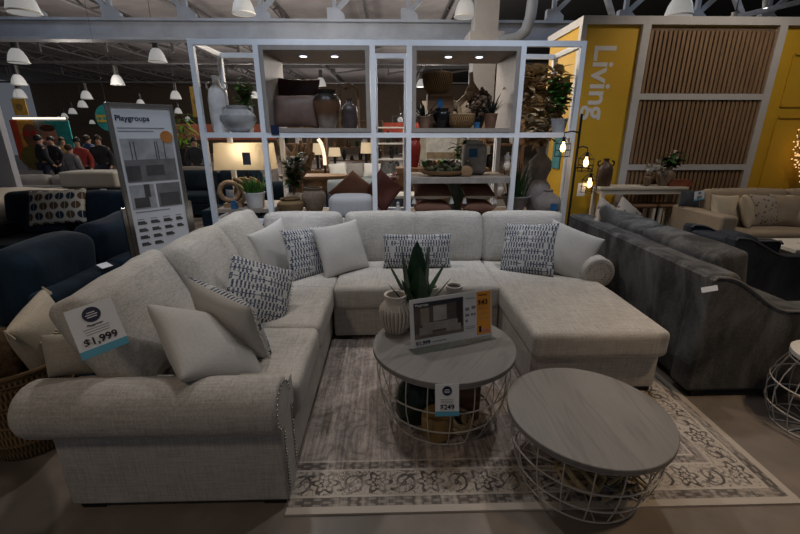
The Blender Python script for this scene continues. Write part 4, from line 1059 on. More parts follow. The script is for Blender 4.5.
o = lathe_thing('amphora_vase', 'dark bottle vase with shoulder loops at the left end of the console', 'vase', (p.x, 5.86, CZ), scale_prof(BOTTLE, .105, .38), plain('umber_glaze', (.07, .04, .025), .4, 0, .4), parts=(('handle', handles(1, .04, .27, .08, .012, .075), BLACKF), ('handle', handles(-1, .04, .27, .08, .012, .075), BLACKF), ('foot_stand', MB().cyl((0, 0, 0), (0, 0, .06), .07), BLACK)))
p = at(664, 187, 5.82)
o = thing('flower_vase', 'tan vase with white blooms and dark leaves on the console', 'plant', (p.x, 5.86, CZ)); MB().lathe(scale_prof(URN, .12, .26), seg=28).build('vase_body', plain('tan_glaze', (.24, .17, .12), .6), o)
f, s_ = foliage(.3, .28, 60, .16, .08, 33, .4); f.build('leaves', LEAF, o, M=Matrix.Translation((.06, -.02, .2)), angle=0); s_.build('stem', BROWNW, o, M=Matrix.Translation((.06, 0, .2)))
m = MB(); rnd = random.Random(3)
for cx_, cy_, cz_ in ((-.16, -.06, .3), (-.22, .02, .24), (.05, -.05, .42), (-.1, -.1, .22)):
    for k in range(28):
        dv = Vector((rnd.gauss(0, 1), rnd.gauss(0, 1), rnd.gauss(0, 1))).normalized(); m.leaf(Vector((cx_, cy_, cz_)) + dv * .03, dv, .05, .05, None, .2, n=2)
m.build('white_bloom', plain('cream_petal', (.45, .42, .36), .8), o, angle=0)
lathe_thing('small_vase', 'little brown speckled vase left of the tan flower vase on the console', 'vase', (at(647, 187, 5.8).x, 5.82, CZ), scale_prof(URN, .06, .16), plain('speckled_brown', (.15, .1, .06), .6, 0, .5, 40))
o = MB().box((0, 0, .04), (.34, .16, .06)).box((0, 0, .085), (.28, .14, .03)).build('book_pile', plain('rust_book', (.2, .06, .03), .6), smooth=False); o.location = (at(681, 187, 5.8).x - .04, 5.84, CZ - .01); tag(o, 'pair of rust coloured books at the right end of the console', 'books')
# beige sofa
bs = thing('sofa', 'beige track-arm sofa with pillows in front of the yellow wall', 'sofa', (5.2, 5.2, 0))
def BB(mb, name, mat=BEIGE, **k): return mb.build(name, mat, bs, world=True, **k)
SX0 = 3.98
BB(MB().box2((SX0, 4.72, .06), (SX0 + .2, 5.64, .66)), 'arm', bevel=.025); BB(MB().box2((6.4, 4.72, .06), (6.6, 5.64, .66)), 'arm', bevel=.025)
BB(MB().box2((SX0 + .2, 4.75, .06), (6.4, 5.64, .28)), 'base', bevel=.02); BB(MB().box2((SX0 + .2, 5.46, .28), (6.4, 5.64, .82)), 'back', bevel=.03)
for k, (x0, x1) in enumerate(((SX0 + .21, 5.28), (5.29, 6.39))):
    BB(MB().soft(((x0 + x1) / 2, 5.08, .37), (x1 - x0, .72, .18), .04, (0, .01, .02)), 'seat_cushion'); BB(MB().soft(((x0 + x1) / 2, 5.36, .68), (x1 - x0 - .02, .18, .44), .05, (0, .04, .02), .004, Matrix.Rotation(R(-10), 3, 'X'), 80 + k), 'back_cushion')
for x in (SX0 + .1, 6.5):
    for y in (4.8, 5.56): BB(MB().box((x, y, .03), (.07, .07, .06)), 'foot', BLACKF, smooth=False)
PLB = 'pillows along the beige sofa'
for u, v, w_, az, mt, lab in ((724, 213, .42, 12, CREAM, 'plain cream pillow nearest the left arm of the beige sofa'), (745, 211, .42, 48, CREAM, 'cream pillow turned edge-on, second from the left arm of the beige sofa'), (763, 211, .42, 5, MOTTLE, 'brown mottled print pillow in the middle of the beige sofa'), (783, 211, .42, -4, BEIGE, 'taupe pillow right of the mottled one on the beige sofa'), (800, 209, .4, 0, CREAM, 'pale pillow at the right edge of the photo on the beige sofa')):
    p = at(u, v, 5.12); lying(lab, (p.x, 5.1, .66), w_, w_, .16, az, 18, 3, mt, 'throw_pillow', PLB, int(u))
o = lying('dark grey pillow standing behind the left arm of the beige sofa', (at(691, 198, 5.3).x, 5.25, .83), .24, .22, .1, -20, 6, 0, CHAR2, 'throw_pillow', None, 88)
o.location = (SX0 + .07, 5.42, .775)
price_card('price_tag', 'white price card clipped on the dark grey pillow at the beige sofa', (at(698, 189, 5.25).x, 5.2, .845), 0, 0, -8, .13, .12, '$899', .032)
wt_ = thing('coffee_table', 'white square coffee table in front of the beige sofa', 'coffee table', (4.75, 4.0, 0)); MB().box2((-.75, -.3, .41), (.8, .32, .45)).build('tabletop', WHITE, wt_, smooth=False, bevel=.005)
for sx in (-.68, .72):
    for sy in (-.24, .26): MB().box2((sx - .03, sy - .03, 0), (sx + .03, sy + .03, .41)).build('leg', WHITE, wt_, smooth=False)
wt_.location = (4.85, 4.25, 0); wt_.scale = (.8, .8, 1)
so = thing('sign_holder', 'small tilted sign standing on the white coffee table', 'sign', (4.66, 4.2, .451), -.3); MB().box((0, 0, .15), (.3, .01, .28)).build('card', PAPER, so, M=Matrix.Rotation(R(-14), 4, 'X'), smooth=False)
MB().box((0, -.007, .16), (.25, .002, .2)).build('picture', plain('brown_room_picture', (.16, .1, .09), .6), so, M=Matrix.Rotation(R(-14), 4, 'X'), smooth=False); MB().box((0, .0, .004), (.3, .12, .008)).build('base', WHITE, so, smooth=False)
# glowing twig tree at the right
tw = thing('twig_tree', 'bare twig tree covered in tiny warm lights beside the yellow wall', 'light tree', (at(797, 170, 5.95).x + .16, 5.95, 0)); m = MB(); bl = MB(); rnd = random.Random(17)
m.cyl((0, 0, 0), (0, 0, .03), .12).tube([(0, 0, .03), (0, 0, .9)], .02, 8)
for k in range(34):
    a = rnd.uniform(0, 6.28); h = rnd.uniform(.8, 1.1); e = Vector((rnd.uniform(.08, .34) * math.cos(a), rnd.uniform(.05, .2) * math.sin(a), rnd.uniform(1.2, 1.75))); p0 = Vector((0, 0, h)); m.tube([p0, p0.lerp(e, .5) + Vector((0, 0, .04)), e], [.009, .006, .003], 5)
    for j in range(9):
        t = .2 + .8 * j / 8; q = p0.lerp(e, t) + Vector((rnd.uniform(-.04, .04), rnd.uniform(-.03, .03), rnd.uniform(-.02, .04))); bl.ball(q, .011, 5)
m.build('branches', plain('birch_twig', (.3, .22, .14)), tw); bl.build('fairy_lights', emit('fairy_light', (1, .6, .25), .8), tw)['kind'] = 'stuff'

# ================================================================== LEFT: PLAYGROUPS SIGN
y0 = 3.05
P1, P2, P3, P4 = at(113, 102, 3.0), at(174, 113, 3.28), at(195, 237, 3.28), at(137, 262, 3.0)
ctr = (P1 + P2 + P3 + P4) / 4; ang = math.atan2(P2.y - P1.y, P2.x - P1.x); Wp = math.hypot(P2.x - P1.x, P2.y - P1.y); Z1, Z0_ = (P1.z + P2.z) / 2 + .0, (P3.z + P4.z) / 2
sp = thing('sign_stand', 'tall chrome framed Playgroups poster stand left of the sofa', 'sign', (ctr.x - .02, ctr.y, 0), ang)
Hp = Z1 - Z0_
MB().box2((-Wp / 2, -.006, Z0_), (Wp / 2, .006, Z1)).build('poster', PAPER, sp, smooth=False)
fr = MB()
for sx in (-1, 1): fr.box((sx * (Wp / 2 + .012), 0, (Z0_ + Z1) / 2), (.03, .03, Hp + .05))
fr.box((0, 0, Z1 + .012), (Wp + .05, .03, .03)).box((0, 0, Z0_ - .012), (Wp + .05, .03, .03)); fr.build('frame', CHROME, sp, smooth=False, bevel=.004)
for sx in (-1, 1): MB().box((sx * (Wp / 2 + .03), .012, (Z0_ + .35) / 2 + .05), (.045, .03, Z0_ + .35 - .1)).build('leg', CHROME, sp, smooth=False)
MB().box2((-Wp / 2 - .03, -.1, 0), (Wp / 2 + .03, .1, .03)).build('base', CHROME, sp, smooth=False)
def pp(name, x0, t0, x1, t1, mat, dep=.002, yy=-.006):     # fractions from the top-left of the poster
    return MB().box2(((x0 - .5) * Wp, yy - dep, Z1 - t1 * Hp), ((x1 - .5) * Wp, yy, Z1 - t0 * Hp)).build(name, mat, sp, smooth=False)
text('Playgroups', .05, NAVYINK, sp, (-.46 * Wp, -.008, Z1 - .085 * Hp), bold=.02)
PD, PM, PL = plain('picture_dark', (.09, .085, .085), .6), plain('picture_mid', (.2, .19, .19), .6), plain('picture_light', (.42, .42, .43), .6)
pp('picture', .05, .2, .96, .49, PL); pp('picture', .05, .51, .48, .68, PL); pp('picture', .52, .51, .96, .68, PM)
pp('picture_sofa', .06, .34, .95, .49, PM, .004); pp('picture_table', .4, .38, .72, .45, PD, .006); pp('picture_sofa', .06, .38, .3, .48, PD, .005)
pp('picture_sofa', .1, .6, .36, .67, PD, .004); pp('picture_curtain', .3, .51, .4, .6, PD, .004); pp('picture_sofa', .56, .58, .92, .67, PD, .004)
m = MB()
for x_ in (.2, .26, .62, .66, .78): m.box2(((x_ - .5) * Wp, -.012, Z1 - .34 * Hp), ((x_ + .012 - .5) * Wp, -.006, Z1 - .22 * Hp))
m.build('picture_plants', PD, sp, smooth=False)
m = MB()
for r_ in range(4):
    for c_ in range(4):
        if c_ == 3 and r_ > 1: continue
        if c_ == 2 and r_ == 3: continue
        x_ = -.42 * Wp + c_ * .235 * Wp; z_ = Z1 - (.79 + r_ * .052) * Hp; w_ = .16 * Wp * (1 if c_ < 3 else .8)
        m.box2((x_, -.0085, z_), (x_ + w_, -.006, z_ + .014 * Hp)).box2((x_, -.0085, z_ + .014 * Hp), (x_ + w_ * .8, -.006, z_ + .024 * Hp))
m.build('sofa_icon', PD, sp, smooth=False)
m = MB()
for k in range(2): m.box2((-.45 * Wp, -.0075, Z1 - (.135 + k * .02) * Hp), ((.35 - k * .2) * Wp, -.006, Z1 - (.129 + k * .02) * Hp))
for c_ in range(4): m.box2((-.42 * Wp + c_ * .235 * Wp, -.0075, Z1 - .755 * Hp), (-.3 * Wp + c_ * .235 * Wp, -.006, Z1 - .75 * Hp))
m.box2((-.42 * Wp, -.0075, Z1 - .705 * Hp), (.2 * Wp, -.006, Z1 - .698 * Hp)); m.box2((.28 * Wp, -.0075, Z1 - .965 * Hp), (.44 * Wp, -.006, Z1 - .955 * Hp))
m.build('small_print', GREYINK, sp, smooth=False)
MB().cyl((.36 * Wp, -.006, Z1 - .19 * Hp), (.36 * Wp, -.011, Z1 - .19 * Hp), .043, seg=32).build('orange_seal', plain('orange_seal_ink', (.5, .2, .05), .6), sp)

# ================================================================== LEFT: NAVY SOFAS
def navy_sofa(label, x0, x1, y0, y1, back, ncush, loc=None, h=.72, hc=.92, seed=0, arms=(True, True), mat=NAVY, group=None, feet=True):
    """back: side of the footprint that carries the back ('+x', '-y', '+y')"""
    o = thing('sofa', label, 'sofa', ((x0 + x1) / 2, (y0 + y1) / 2, 0), 0, group)
    def Q(mb, n_, mt=mat, **k): return mb.build(n_, mt, o, world=True, **k)
    Q(MB().box2((x0, y0, .06), (x1, y1, .28)), 'base', bevel=.02)
    t = .16
    if back == '+x':
        Q(MB().soft((x1 - t / 2, (y0 + y1) / 2, (.28 + h) / 2), (t, y1 - y0, h - .28), .04, n=4), 'back')
        L = (y1 - y0 - .02) / ncush
        for k in range(ncush):
            yc = y0 + .01 + L * (k + .5); Q(MB().soft(((x0 + x1 - t) / 2, yc, .37), (x1 - x0 - t, L - .015, .18), .04, (0, 0, .02)), 'seat_cushion'); Q(MB().soft((x1 - t - .12, yc, (.47 + hc) / 2 + .02), (.24, L - .03, hc - .44), .08, (.04, .02, .02), .012, Matrix.Rotation(R(8), 3, 'Y'), seed + k), 'back_cushion')
    else:
        yb = y1 - t / 2 if back == '+y' else y0 + t / 2; s = 1 if back == '+y' else -1
        Q(MB().soft(((x0 + x1) / 2, yb, (.28 + h) / 2), (x1 - x0, t, h - .28), .04, n=4), 'back'); L = (x1 - x0 - .02) / ncush
        for k in range(ncush):
            xc = x0 + .01 + L * (k + .5); Q(MB().soft((xc, (y0 + y1) / 2 - s * t / 2, .37), (L - .015, y1 - y0 - t, .18), .04, (0, 0, .02)), 'seat_cushion'); Q(MB().soft((xc, yb - s * (t / 2 + .1), (.47 + hc) / 2 + .01), (L - .03, .2, hc - .46), .07, (.02, .04, .02), .01, Matrix.Rotation(R(-8 * s), 3, 'X'), seed + k), 'back_cushion')
        for a_, xx in zip(arms, (x0, x1 - .18)):
            if a_: Q(MB().box2((xx, y0 if s < 0 else y0, .06), (xx + .18, y1, .62)), 'arm', bevel=.025)
    if feet:
        for fx in (x0 + .06, x1 - .06):
            for fy in (y0 + .06, y1 - .06): Q(MB().box((fx, fy, .03), (.06, .06, .06)), 'foot', BLACKF, smooth=False)
    return o
navy_sofa('near navy velvet sofa with its back turned to the oatmeal sectional', -2.93, -1.95, 2.24, 2.9, '+x', 1, seed=3, hc=.92)
navy_sofa('second navy velvet sofa in line behind the near one, left of the Playgroups sign', -2.93, -1.95, 2.92, 4.1, '+x', 1, seed=7, hc=.93)
NR = navy_sofa('navy velvet sofa facing the camera with a printed pillow on it', -4.6, -2.75, 4.35, 5.3, '+y', 2, seed=9, h=.74, hc=.93)
navy_sofa('navy velvet sofa between the Playgroups sign and the white display frame', -2.55, -1.25, 5.55, 6.45, '+y', 2, seed=14, h=.74, hc=.9)
lying('cream pillow printed with navy and brown scallops on the far navy sofa', at(58, 207, 4.86), .62, .42, .15, 6, 24, -3, DOTS, 'throw_pillow', None, 90)
lying('plain navy pillow at the left end of the far navy sofa', (-4.02, 4.88, .68), .45, .42, .15, 10, 24, 5, NAVY, 'throw_pillow', None, 91)
lying('silvery grey pillow on the navy sofa beside the white display frame', (-2.1, 5.92, .68), .5, .36, .15, 0, 24, 0, fabric('silver_grey', (.22, .23, .25), .15), 'throw_pillow', None, 92)
o = MB().box((0, 0, 0), (.05, .012, .07)).build('price_tag', CREAM, smooth=False); place(o, (at(29, 244, 2.3).x, 2.30, .60)); bpy.data.objects.remove(o)
o = MB().box((0, 0, 0), (.07, .004, .05)).build('price_tag', PAPER, smooth=False); p = at(98, 193, 5.0); place(o, (p.x, 5.10, .945), 0, 20, 0); tag(o, 'tiny white tag on top of the far navy sofa back', 'price tag')
o = MB().box((0, 0, 0), (.09, .004, .05)).build('price_tag', PAPER, smooth=False); p = onz(112, 264, .735); place(o, (-1.96, 2.73, .742), 90, 60, 8); tag(o, 'small crumpled white tag at the gap between the two navy sofa backs', 'price tag')
# bed at the left edge
bd = thing('bed', 'bed under a white quilt beside the pale grey wall', 'bed', (-5.6, 5.75, 0)); MB().box2((-1.2, -.85, .1), (1.1, .85, .4)).build('bed_frame', BROWNW, bd, smooth=False)
MB().soft((-.05, 0, .62), (2.3, 1.7, .42), .12, (0, 0, .05), .02, seed=4).build('quilt', fabric('white_quilt', (.52, .47, .4), .08), bd)
for sx in (-1.1, 1.0):
    for sy in (-.75, .75): MB().box((sx, sy, .05), (.08, .08, .1)).build('leg', BLACKF, bd, smooth=False)

bd.location = (-5.72, 5.45, 0)
for c in list(bd.children):
    pass

# ================================================================== BACKGROUND
def plainsofa(label, x0, x1, y0, y1, back, n_, mat, seed, group=None): return navy_sofa(label, x0, x1, y0, y1, back, n_, seed=seed, mat=mat, h=.72, hc=.86, group=group)
p = at(60, 178, 8.2)
plainsofa('grey-beige sofa with its back to the camera in the far left of the store', -6.9, -5.5, 7.6, 8.5, '-y', 2, GREYB, 21)
plainsofa('taupe sofa behind the dark low table in the far left of the store', -6.2, -4.2, 9.2, 10.1, '+y', 2, fabric('taupe_weave', (.2, .175, .15), .2), 24)
dt = thing('coffee_table', 'long black low table with a pale bench top in front of the taupe sofa', 'table', (-4.95, 7.5, 0)); MB().box2((-.9, -.3, .66), (.9, .3, .72)).build('tabletop', BLACK, dt, smooth=False); MB().box2((-.85, -.36, .4), (.95, -.32, .46)).box2((-.85, -.32, .4), (.95, .28, .44)).build('shelf', GREYB, dt, smooth=False)
for sx in (-.85, .85):
    for sy in (-.25, .25): MB().box2((sx - .03, sy - .03, 0), (sx + .03, sy + .03, .66)).build('leg', BLACK, dt, smooth=False)
o = MB().soft((0, 0, .0), (.95, .5, .26), .04, (0, 0, .02)).build('folded_mattress', fabric('white_ticking', (.42, .4, .36), .1)); o.location = (-5.0, 8.85, .86); 
o.location = (at(94, 166, 7.5).x, 7.5, .851); tag(o, 'folded white mattress pad on the long black table', 'bedding')
# poster wall
pw = thing('poster_wall', 'big orange and teal advertising wall with two people at the far left', 'poster', (0, 13, 0)); Yp = 13.
a, b = at(16, 119, Yp), at(79, 148, Yp)
def PW(name, u0, v0, u1, v1, mat, d=.02):
    q0, q1 = at(u0, v0, Yp), at(u1, v1, Yp); return MB().box2((q0.x, -d, q1.z), (q1.x, 0, q0.z)).build(name, mat, pw, smooth=False)
TEAL = plain('teal_print', (.02, .24, .24), .6); AMB = plain('amber_print', (.5, .26, .04), .6)
PW('frame', 14, 117, 80, 170, plain('frame_grey', (.2, .19, .18)), .01); PW('orange_panel', 17, 120, 43, 160, AMB, .03); PW('teal_panel', 43, 121, 78, 160, TEAL, .03); PW('red_edge', 17, 120, 21, 160, plain('red_print', (.4, .05, .02)), .035)
PW('light_strip', 14, 117.5, 66, 119.3, emit('light_strip', (1, .9, .75), 1.2), .06)
for u, sk, sh in ((32.5, plain('print_skin_dark', (.16, .07, .04)), plain('print_shirt', (.12, .1, .02))), (50.5, plain('print_skin_light', (.35, .17, .12)), plain('print_shirt_violet', (.12, .1, .2)))):
    q = at(u, 136, Yp); m = MB(); m.ball((q.x, -.04, q.z), .3, 16, (.8, .05, 1.15)); m.build('printed_face', sk, pw); MB().ball((q.x, -.03, q.z - .62), .5, 16, (1, .05, .75)).build('printed_shirt', sh, pw)
    if u < 40: MB().cyl((q.x - .1, -.06, q.z + .06), (q.x - .1, -.065, q.z + .06), .09).cyl((q.x + .12, -.06, q.z + .06), (q.x + .12, -.065, q.z + .06), .09).build('printed_glasses', plain('print_red', (.35, .02, .02)), pw)
    else: MB().ball((q.x, -.05, q.z + .22), .2, 12, (1.1, .05, .5)).build('printed_hair', plain('print_hair', (.05, .02, .01)), pw)
# round hanging sign, yellow banners
def disc_sign(label, u, v, y, r, mats):
    p = at(u, v, y); o = thing('hanging_sign', label, 'sign', p); MB().cyl((0, 0, 0), (0, .05, 0), r, seg=36).build('disc', mats[0], o); MB().box((0, -.01, -.01), (r * 1.7, .02, r * .55)).build('band', mats[1], o, smooth=False); MB().cyl((0, .025, r), (0, .025, 5.55 - p.z), .003).build('cable', BLACK, o)
    m = MB()
    for k in range(4): m.box((-r * .6 + k * r * .4, -.022, -.01), (r * .22, .004, r * .2))
    m.build('band_lettering', TEAL, o, smooth=False); return o
disc_sign('round teal hanging sign with a yellow band beside the Playgroups sign', 108, 118, 9.5, .27, (TEAL, plain('banner_yellow', (.45, .33, .06))))
for u, v, w_, h_, lab in ((20, 107, 12, 14, 'small square yellow banner hanging above the advertising wall'), (197, 102, 10, 26, 'yellow banner hanging behind the left end of the white display frame')):
    p = at(u, v, 14.); o = thing('hanging_banner', lab, 'banner', p); s_ = 14 / 409; MB().box((0, 0, 0), (w_ * s_, .03, h_ * s_)).build('banner_cloth', plain('banner_mustard', (.2, .12, .02)), o, smooth=False); MB().cyl((0, 0, h_ * s_ / 2), (0, 0, 5.55 - p.z), .003).build('cable', BLACK, o)
    MB().cyl((0, -.016, 0), (0, -.02, 0), w_ * s_ * .25, seg=20).build('printed_dot', plain('banner_brown', (.1, .06, .02)), o)
# people
def skin_mesh(name, verts, edges, rad, mat, parent, root=0, sub=2):
    me = bpy.data.meshes.new(name); me.from_pydata([Vector(v) for v in verts], edges, []); o = bpy.data.objects.new(name, me); COL.objects.link(o)
    s = o.modifiers.new('skin', 'SKIN'); s.use_smooth_shade = True
    for i, d_ in enumerate(me.skin_vertices[0].data): d_.radius = (rad[i], rad[i]) if not isinstance(rad[i], tuple) else rad[i]; d_.use_root = i == root
    b = o.modifiers.new('sub', 'SUBSURF'); b.levels = sub; b.render_levels = sub
    dg = bpy.context.evaluated_depsgraph_get(); m2 = bpy.data.meshes.new_from_object(o.evaluated_get(dg)); bpy.data.objects.remove(o); bpy.data.meshes.remove(me)
    m2.name = name; m2.materials.clear(); m2.materials.append(mat); q = bpy.data.objects.new(name, m2); COL.objects.link(q); q.parent = parent; return q
def person(label, loc, rz, h, top, trousers, hairc, lean=0, step=.08, armf=.12):
    o = thing('person', label, 'person', loc, rz); k = h / 1.75
    V = [(0, 0, .95), (0, 0, 1.15), (0, -.01, 1.38), (0, 0, 1.5), (0, -.02, 1.6), (0, -.03, 1.7)]
    V += [(.09, 0, .9), (.1, -step, .5), (.1, -step * .3, .08), (.1, -step * .3 - .16, .04), (-.09, 0, .9), (-.1, step, .5), (-.1, step * 1.3, .08), (-.1, step * 1.3 - .16, .04)]
    V += [(.19, 0, 1.4), (.25, .02, 1.14), (.23, -armf, .92), (.22, -armf - .1, .86), (-.19, 0, 1.4), (-.25, .02, 1.14), (-.23, -armf, .92), (-.22, -armf - .1, .86)]
    Ed = [(0, 1), (1, 2), (2, 3), (3, 4), (4, 5), (0, 6), (6, 7), (7, 8), (8, 9), (0, 10), (10, 11), (11, 12), (12, 13), (2, 14), (14, 15), (15, 16), (16, 17), (2, 18), (18, 19), (19, 20), (20, 21)]
    Rr = [(.15, .11), (.14, .1), (.17, .1), .055, (.075, .09), (.07, .08), .09, .06, .045, .035, .09, .06, .045, .035, .065, .045, .035, .03, .065, .045, .035, .03]
    V = [(x * k, y * k, z * k) for x, y, z in V]; sc_ = lambda L, f: [tuple(a * k * f for a in q) if isinstance(q, tuple) else q * k * f for q in L]
    skin_mesh('body', V, Ed, sc_(Rr, 1), SKIN, o)
    JV = [(0, 0, .84), (0, 0, .95), (0, 0, 1.15), (0, -.01, 1.38), (0, 0, 1.47), (0, -.01, 1.53)] + [(.17, 0, 1.41), (.25, .02, 1.14), (.23, -armf, .92), (-.17, 0, 1.41), (-.25, .02, 1.14), (-.23, -armf, .92)]
    JE_ = [(0, 1), (1, 2), (2, 3), (3, 4), (4, 5), (3, 6), (6, 7), (7, 8), (3, 9), (9, 10), (10, 11)]
    skin_mesh('jacket', [(x * k, y * k, z * k) for x, y, z in JV], JE_, sc_([(.19, .14), (.185, .14), (.165, .12), (.19, .125), (.12, .095), .075, .1, .078, .062, .1, .078, .062], 1), top, o, 2)
    ti = [0, 6, 7, 8, 10, 11, 12]; mp = {a: i for i, a in enumerate(ti)}; te = [(mp[a], mp[b]) for a, b in Ed if a in mp and b in mp]
    skin_mesh('trousers', [V[i] for i in ti], te, sc_([Rr[i] for i in ti], 1.14), trousers, o)
    MB().ball((0, .012 * k, 1.69 * k), .1 * k, 16, (.92, 1.05, 1.0)).build('hair', hairc, o)
    m = MB().ball((.03 * k, -.115 * k, 1.645 * k), .011 * k, 8).ball((-.03 * k, -.115 * k, 1.645 * k), .011 * k, 8); m.build('eyes', BLACK, o)
    MB().ball((0, -.125 * k, 1.615 * k), .017 * k, 8, (.7, 1, 1.3)).build('nose', SKIN, o)
    for sx in (-1, 1): MB().soft((sx * .1 * k, (-.06 + (-.02 if sx > 0 else .08)) * k, .04), (.09, .26, .08), .035, n=3).build('shoe', BLACKF, o)
    return o
DK = plain('dark_jacket', (.015, .016, .02), .8); DB = plain('denim_jacket', (.03, .06, .14), .8); GR = plain('grey_jacket', (.13, .13, .14), .8); RD = plain('red_top', (.22, .025, .02), .8); JE = plain('dark_jeans', (.015, .02, .04), .8)
HB, HK = plain('brown_hair', (.03, .018, .01), .7), plain('black_hair', (.008, .007, .006), .6)
for u, v, y, h_, tp, hr, rz, lab in ((41, 150, 11.4, 1.56, DK, HK, 2.6, 'person in a black jacket standing before the orange part of the advertising wall'), (53, 150, 12.1, 1.52, DK, HK, 0, 'person in black with dark hair before the teal part of the advertising wall'), (64, 150, 12.7, 1.5, plain('ochre_top', (.16, .1, .03)), HB, 1, 'person in an ochre top among the shoppers'), (79, 152, 10.5, 1.5, RD, HK, .4, 'person in a red top and black hair in the middle of the shoppers'), (90, 152, 12.6, 1.55, DB, HB, 2.9, 'person in a denim jacket right of the one in red'), (101, 155, 10.9, 1.55, DK, HB, .3, 'person in dark clothes nearest the round teal sign'), (71, 158, 9.9, 1.36, GR, HB, 3, 'person in grey bending low in front of the shoppers'), (195, 150, 11.0, 1.5, DK, HK, .5, 'person in black behind the navy sofa beside the white display frame')):
    person(lab, (at(u, v, y).x, y, 0), rz, h_, tp, JE, hr)

# ---- things seen through the display frame
o = thing('console_table', 'round-ended wooden table seen through the display frame', 'table', (at(314, 176, 6.6).x, 6.6, 0)); zt = at(314, 175, 6.6).z
MB().lathe([(0, zt - .05), (.52, zt - .05), (.55, zt - .02), (.55, zt), (0, zt)], seg=40).build('tabletop', OAK, o, M=Matrix.Diagonal((1, .5, 1, 1))); MB().lathe([(0, 0), (.3, 0), (.3, .05), (.14, .1), (.12, .5), (.22, zt - .05), (0, zt - .05)], seg=24).build('pedestal', OAK, o)
al_ = thing('arc_lamp', 'curved lamp glowing along its arc behind the wooden table', 'lamp', (at(322, 165, 8).x, 8, 0)); pts = [at(u, v, 8) - Vector((at(322, 165, 8).x, 8, 0)) for u, v in ((318, 139), (321, 143), (323, 149), (324.5, 157), (325, 165))]
MB().tube(pts, .032, 8).build('light_tube', emit('led_tube', (1, .78, .55), 1.0), al_); MB().tube([pts[-1], Vector((pts[-1].x, 0, .02))], .02, 8).cyl((pts[-1].x, 0, 0), (pts[-1].x, 0, .03), .2).build('base', BLACK, al_)
def small_lamp(label, u, v, y, w_, h_, tz):
    p = at(u, v, y); o = thing('table_lamp', label, 'lamp', (p.x, y, tz), 0, 'far lit table lamps'); z = p.z - tz
    MB().lathe([(w_ * .5, z - h_ / 2), (w_ * .42, z + h_ / 2)], seg=20).build('lamp_shade', LAMPGLOW, o); MB().cyl((0, 0, 0), (0, 0, max(.05, z - h_ * .4)), .03).cyl((0, 0, 0), (0, 0, .02), .08).build('base', BLACKF, o); return o
def cabinet(label, x, y, w_, d_, h_, mat, ndoor=2, z0=0):
    o = thing('cabinet', label, 'cabinet', (x, y, z0)); MB().box2((-w_ / 2, -d_ / 2, .05), (w_ / 2, d_ / 2, h_)).build('body', mat, o, smooth=False, bevel=.005); MB().box2((-w_ / 2 + .03, -d_ / 2 + .03, 0), (w_ / 2 - .03, d_ / 2 - .03, .05)).build('plinth', BLACKF, o, smooth=False)
    for k in range(ndoor):
        a = -w_ / 2 + .02 + k * (w_ - .04) / ndoor; dr = MB().box2((a + .008, -d_ / 2 - .018, .08), (a + (w_ - .04) / ndoor - .008, -d_ / 2, h_ - .03)).build('door', mat, o, smooth=False); MB().ball((a + (w_ - .04) / ndoor / 2, -d_ / 2 - .03, h_ * .6), .015, 8).build('knob', CHROME, dr)
    return o
cabinet('low brown sideboard under two small lit lamps far behind the display frame', at(326, 165, 9.4).x, 9.4, 1.7, .45, .85, BROWNW, 3)
small_lamp('left of two small lit lamps on the far brown sideboard', 317, 149, 9.4, .2, .24, .85); small_lamp('right of two small lit lamps on the far brown sideboard', 334.5, 152, 9.4, .28, .18, .85)
def bookcase(label, x, y, w_, h_, mat, n_, seed, goods, d_=.4, tag_='bookcase'):
    o = thing('bookcase', label, tag_, (x, y, 0)); m = MB()
    m.box2((-w_ / 2, -d_ / 2, 0), (-w_ / 2 + .04, d_ / 2, h_)).box2((w_ / 2 - .04, -d_ / 2, 0), (w_ / 2, d_ / 2, h_)); m.build('side_panel', mat, o, smooth=False)
    zs = [.05 + (h_ - .08) * k / n_ for k in range(n_ + 1)]
    for z in zs: MB().box2((-w_ / 2 + .04, -d_ / 2, z), (w_ / 2 - .04, d_ / 2, z + .03)).build('shelf', mat, o, smooth=False)
    rnd = random.Random(seed)
    for i, z in enumerate(zs[:-1]):
        if z < .35: continue
        xx = -w_ / 2 + .16; j = 0
        while xx < w_ / 2 - .12:
            kind = rnd.choice('vvbpv'); mt = rnd.choice(goods); hh = min((h_ / n_) * .72, rnd.uniform(.14, .34)); r = rnd.uniform(.05, .1); nm = {'v': 'vase', 'b': 'storage_box', 'p': 'planter'}[kind]
            if kind == 'b': q = MB().box((0, 0, hh / 2), (r * 2, .2, hh)).box((0, 0, hh + .01), (r * 2.08, .21, .02)).build(nm, mt, smooth=False)
            elif kind == 'v': q = MB().lathe(scale_prof(rnd.choice((URN, BOTTLE, GOURD)), r, hh), seg=14).build(nm, mt)
            else:
                q = MB().lathe(scale_prof(BOWL, r, hh * .5), seg=14); 
                for w2 in range(14): a_ = rnd.uniform(0, 6.28); q.leaf((0, 0, hh * .4), (math.cos(a_), math.sin(a_), rnd.uniform(.3, 1.4)), .16, .05)
                q = q.build(nm, LEAF)
            q.location = (x + xx, y - .02, z + .031); ordn = ('first', 'second', 'third', 'fourth', 'fifth', 'sixth', 'seventh', 'eighth', 'ninth', 'tenth')
            tag(q, f'{ordn[min(j, 9)]} piece from the left on {"the top" if i == n_ - 1 else ("the " + ordn[i] + " lowest")} shelf of the {goods_name[seed]}', nm.replace('_', ' '), 'goods on the ' + goods_name[seed])
            xx += r * 2 + rnd.uniform(.06, .2); j += 1
    return o
goods_name = {101: 'wide brown bookcase', 102: 'white bookcase', 103: 'tall wooden bookcase', 104: 'black far bookcase', 105: 'far right bookcase'}
GD = [BLACKF, STONEW, OAK, TERRA, GLASSY, CERAM, LEAFD]
bookcase('wide brown bookcase of small goods behind the arc lamp', at(352, 150, 13).x, 13, 1.9, 2.0, BROWNW, 5, 101, GD)
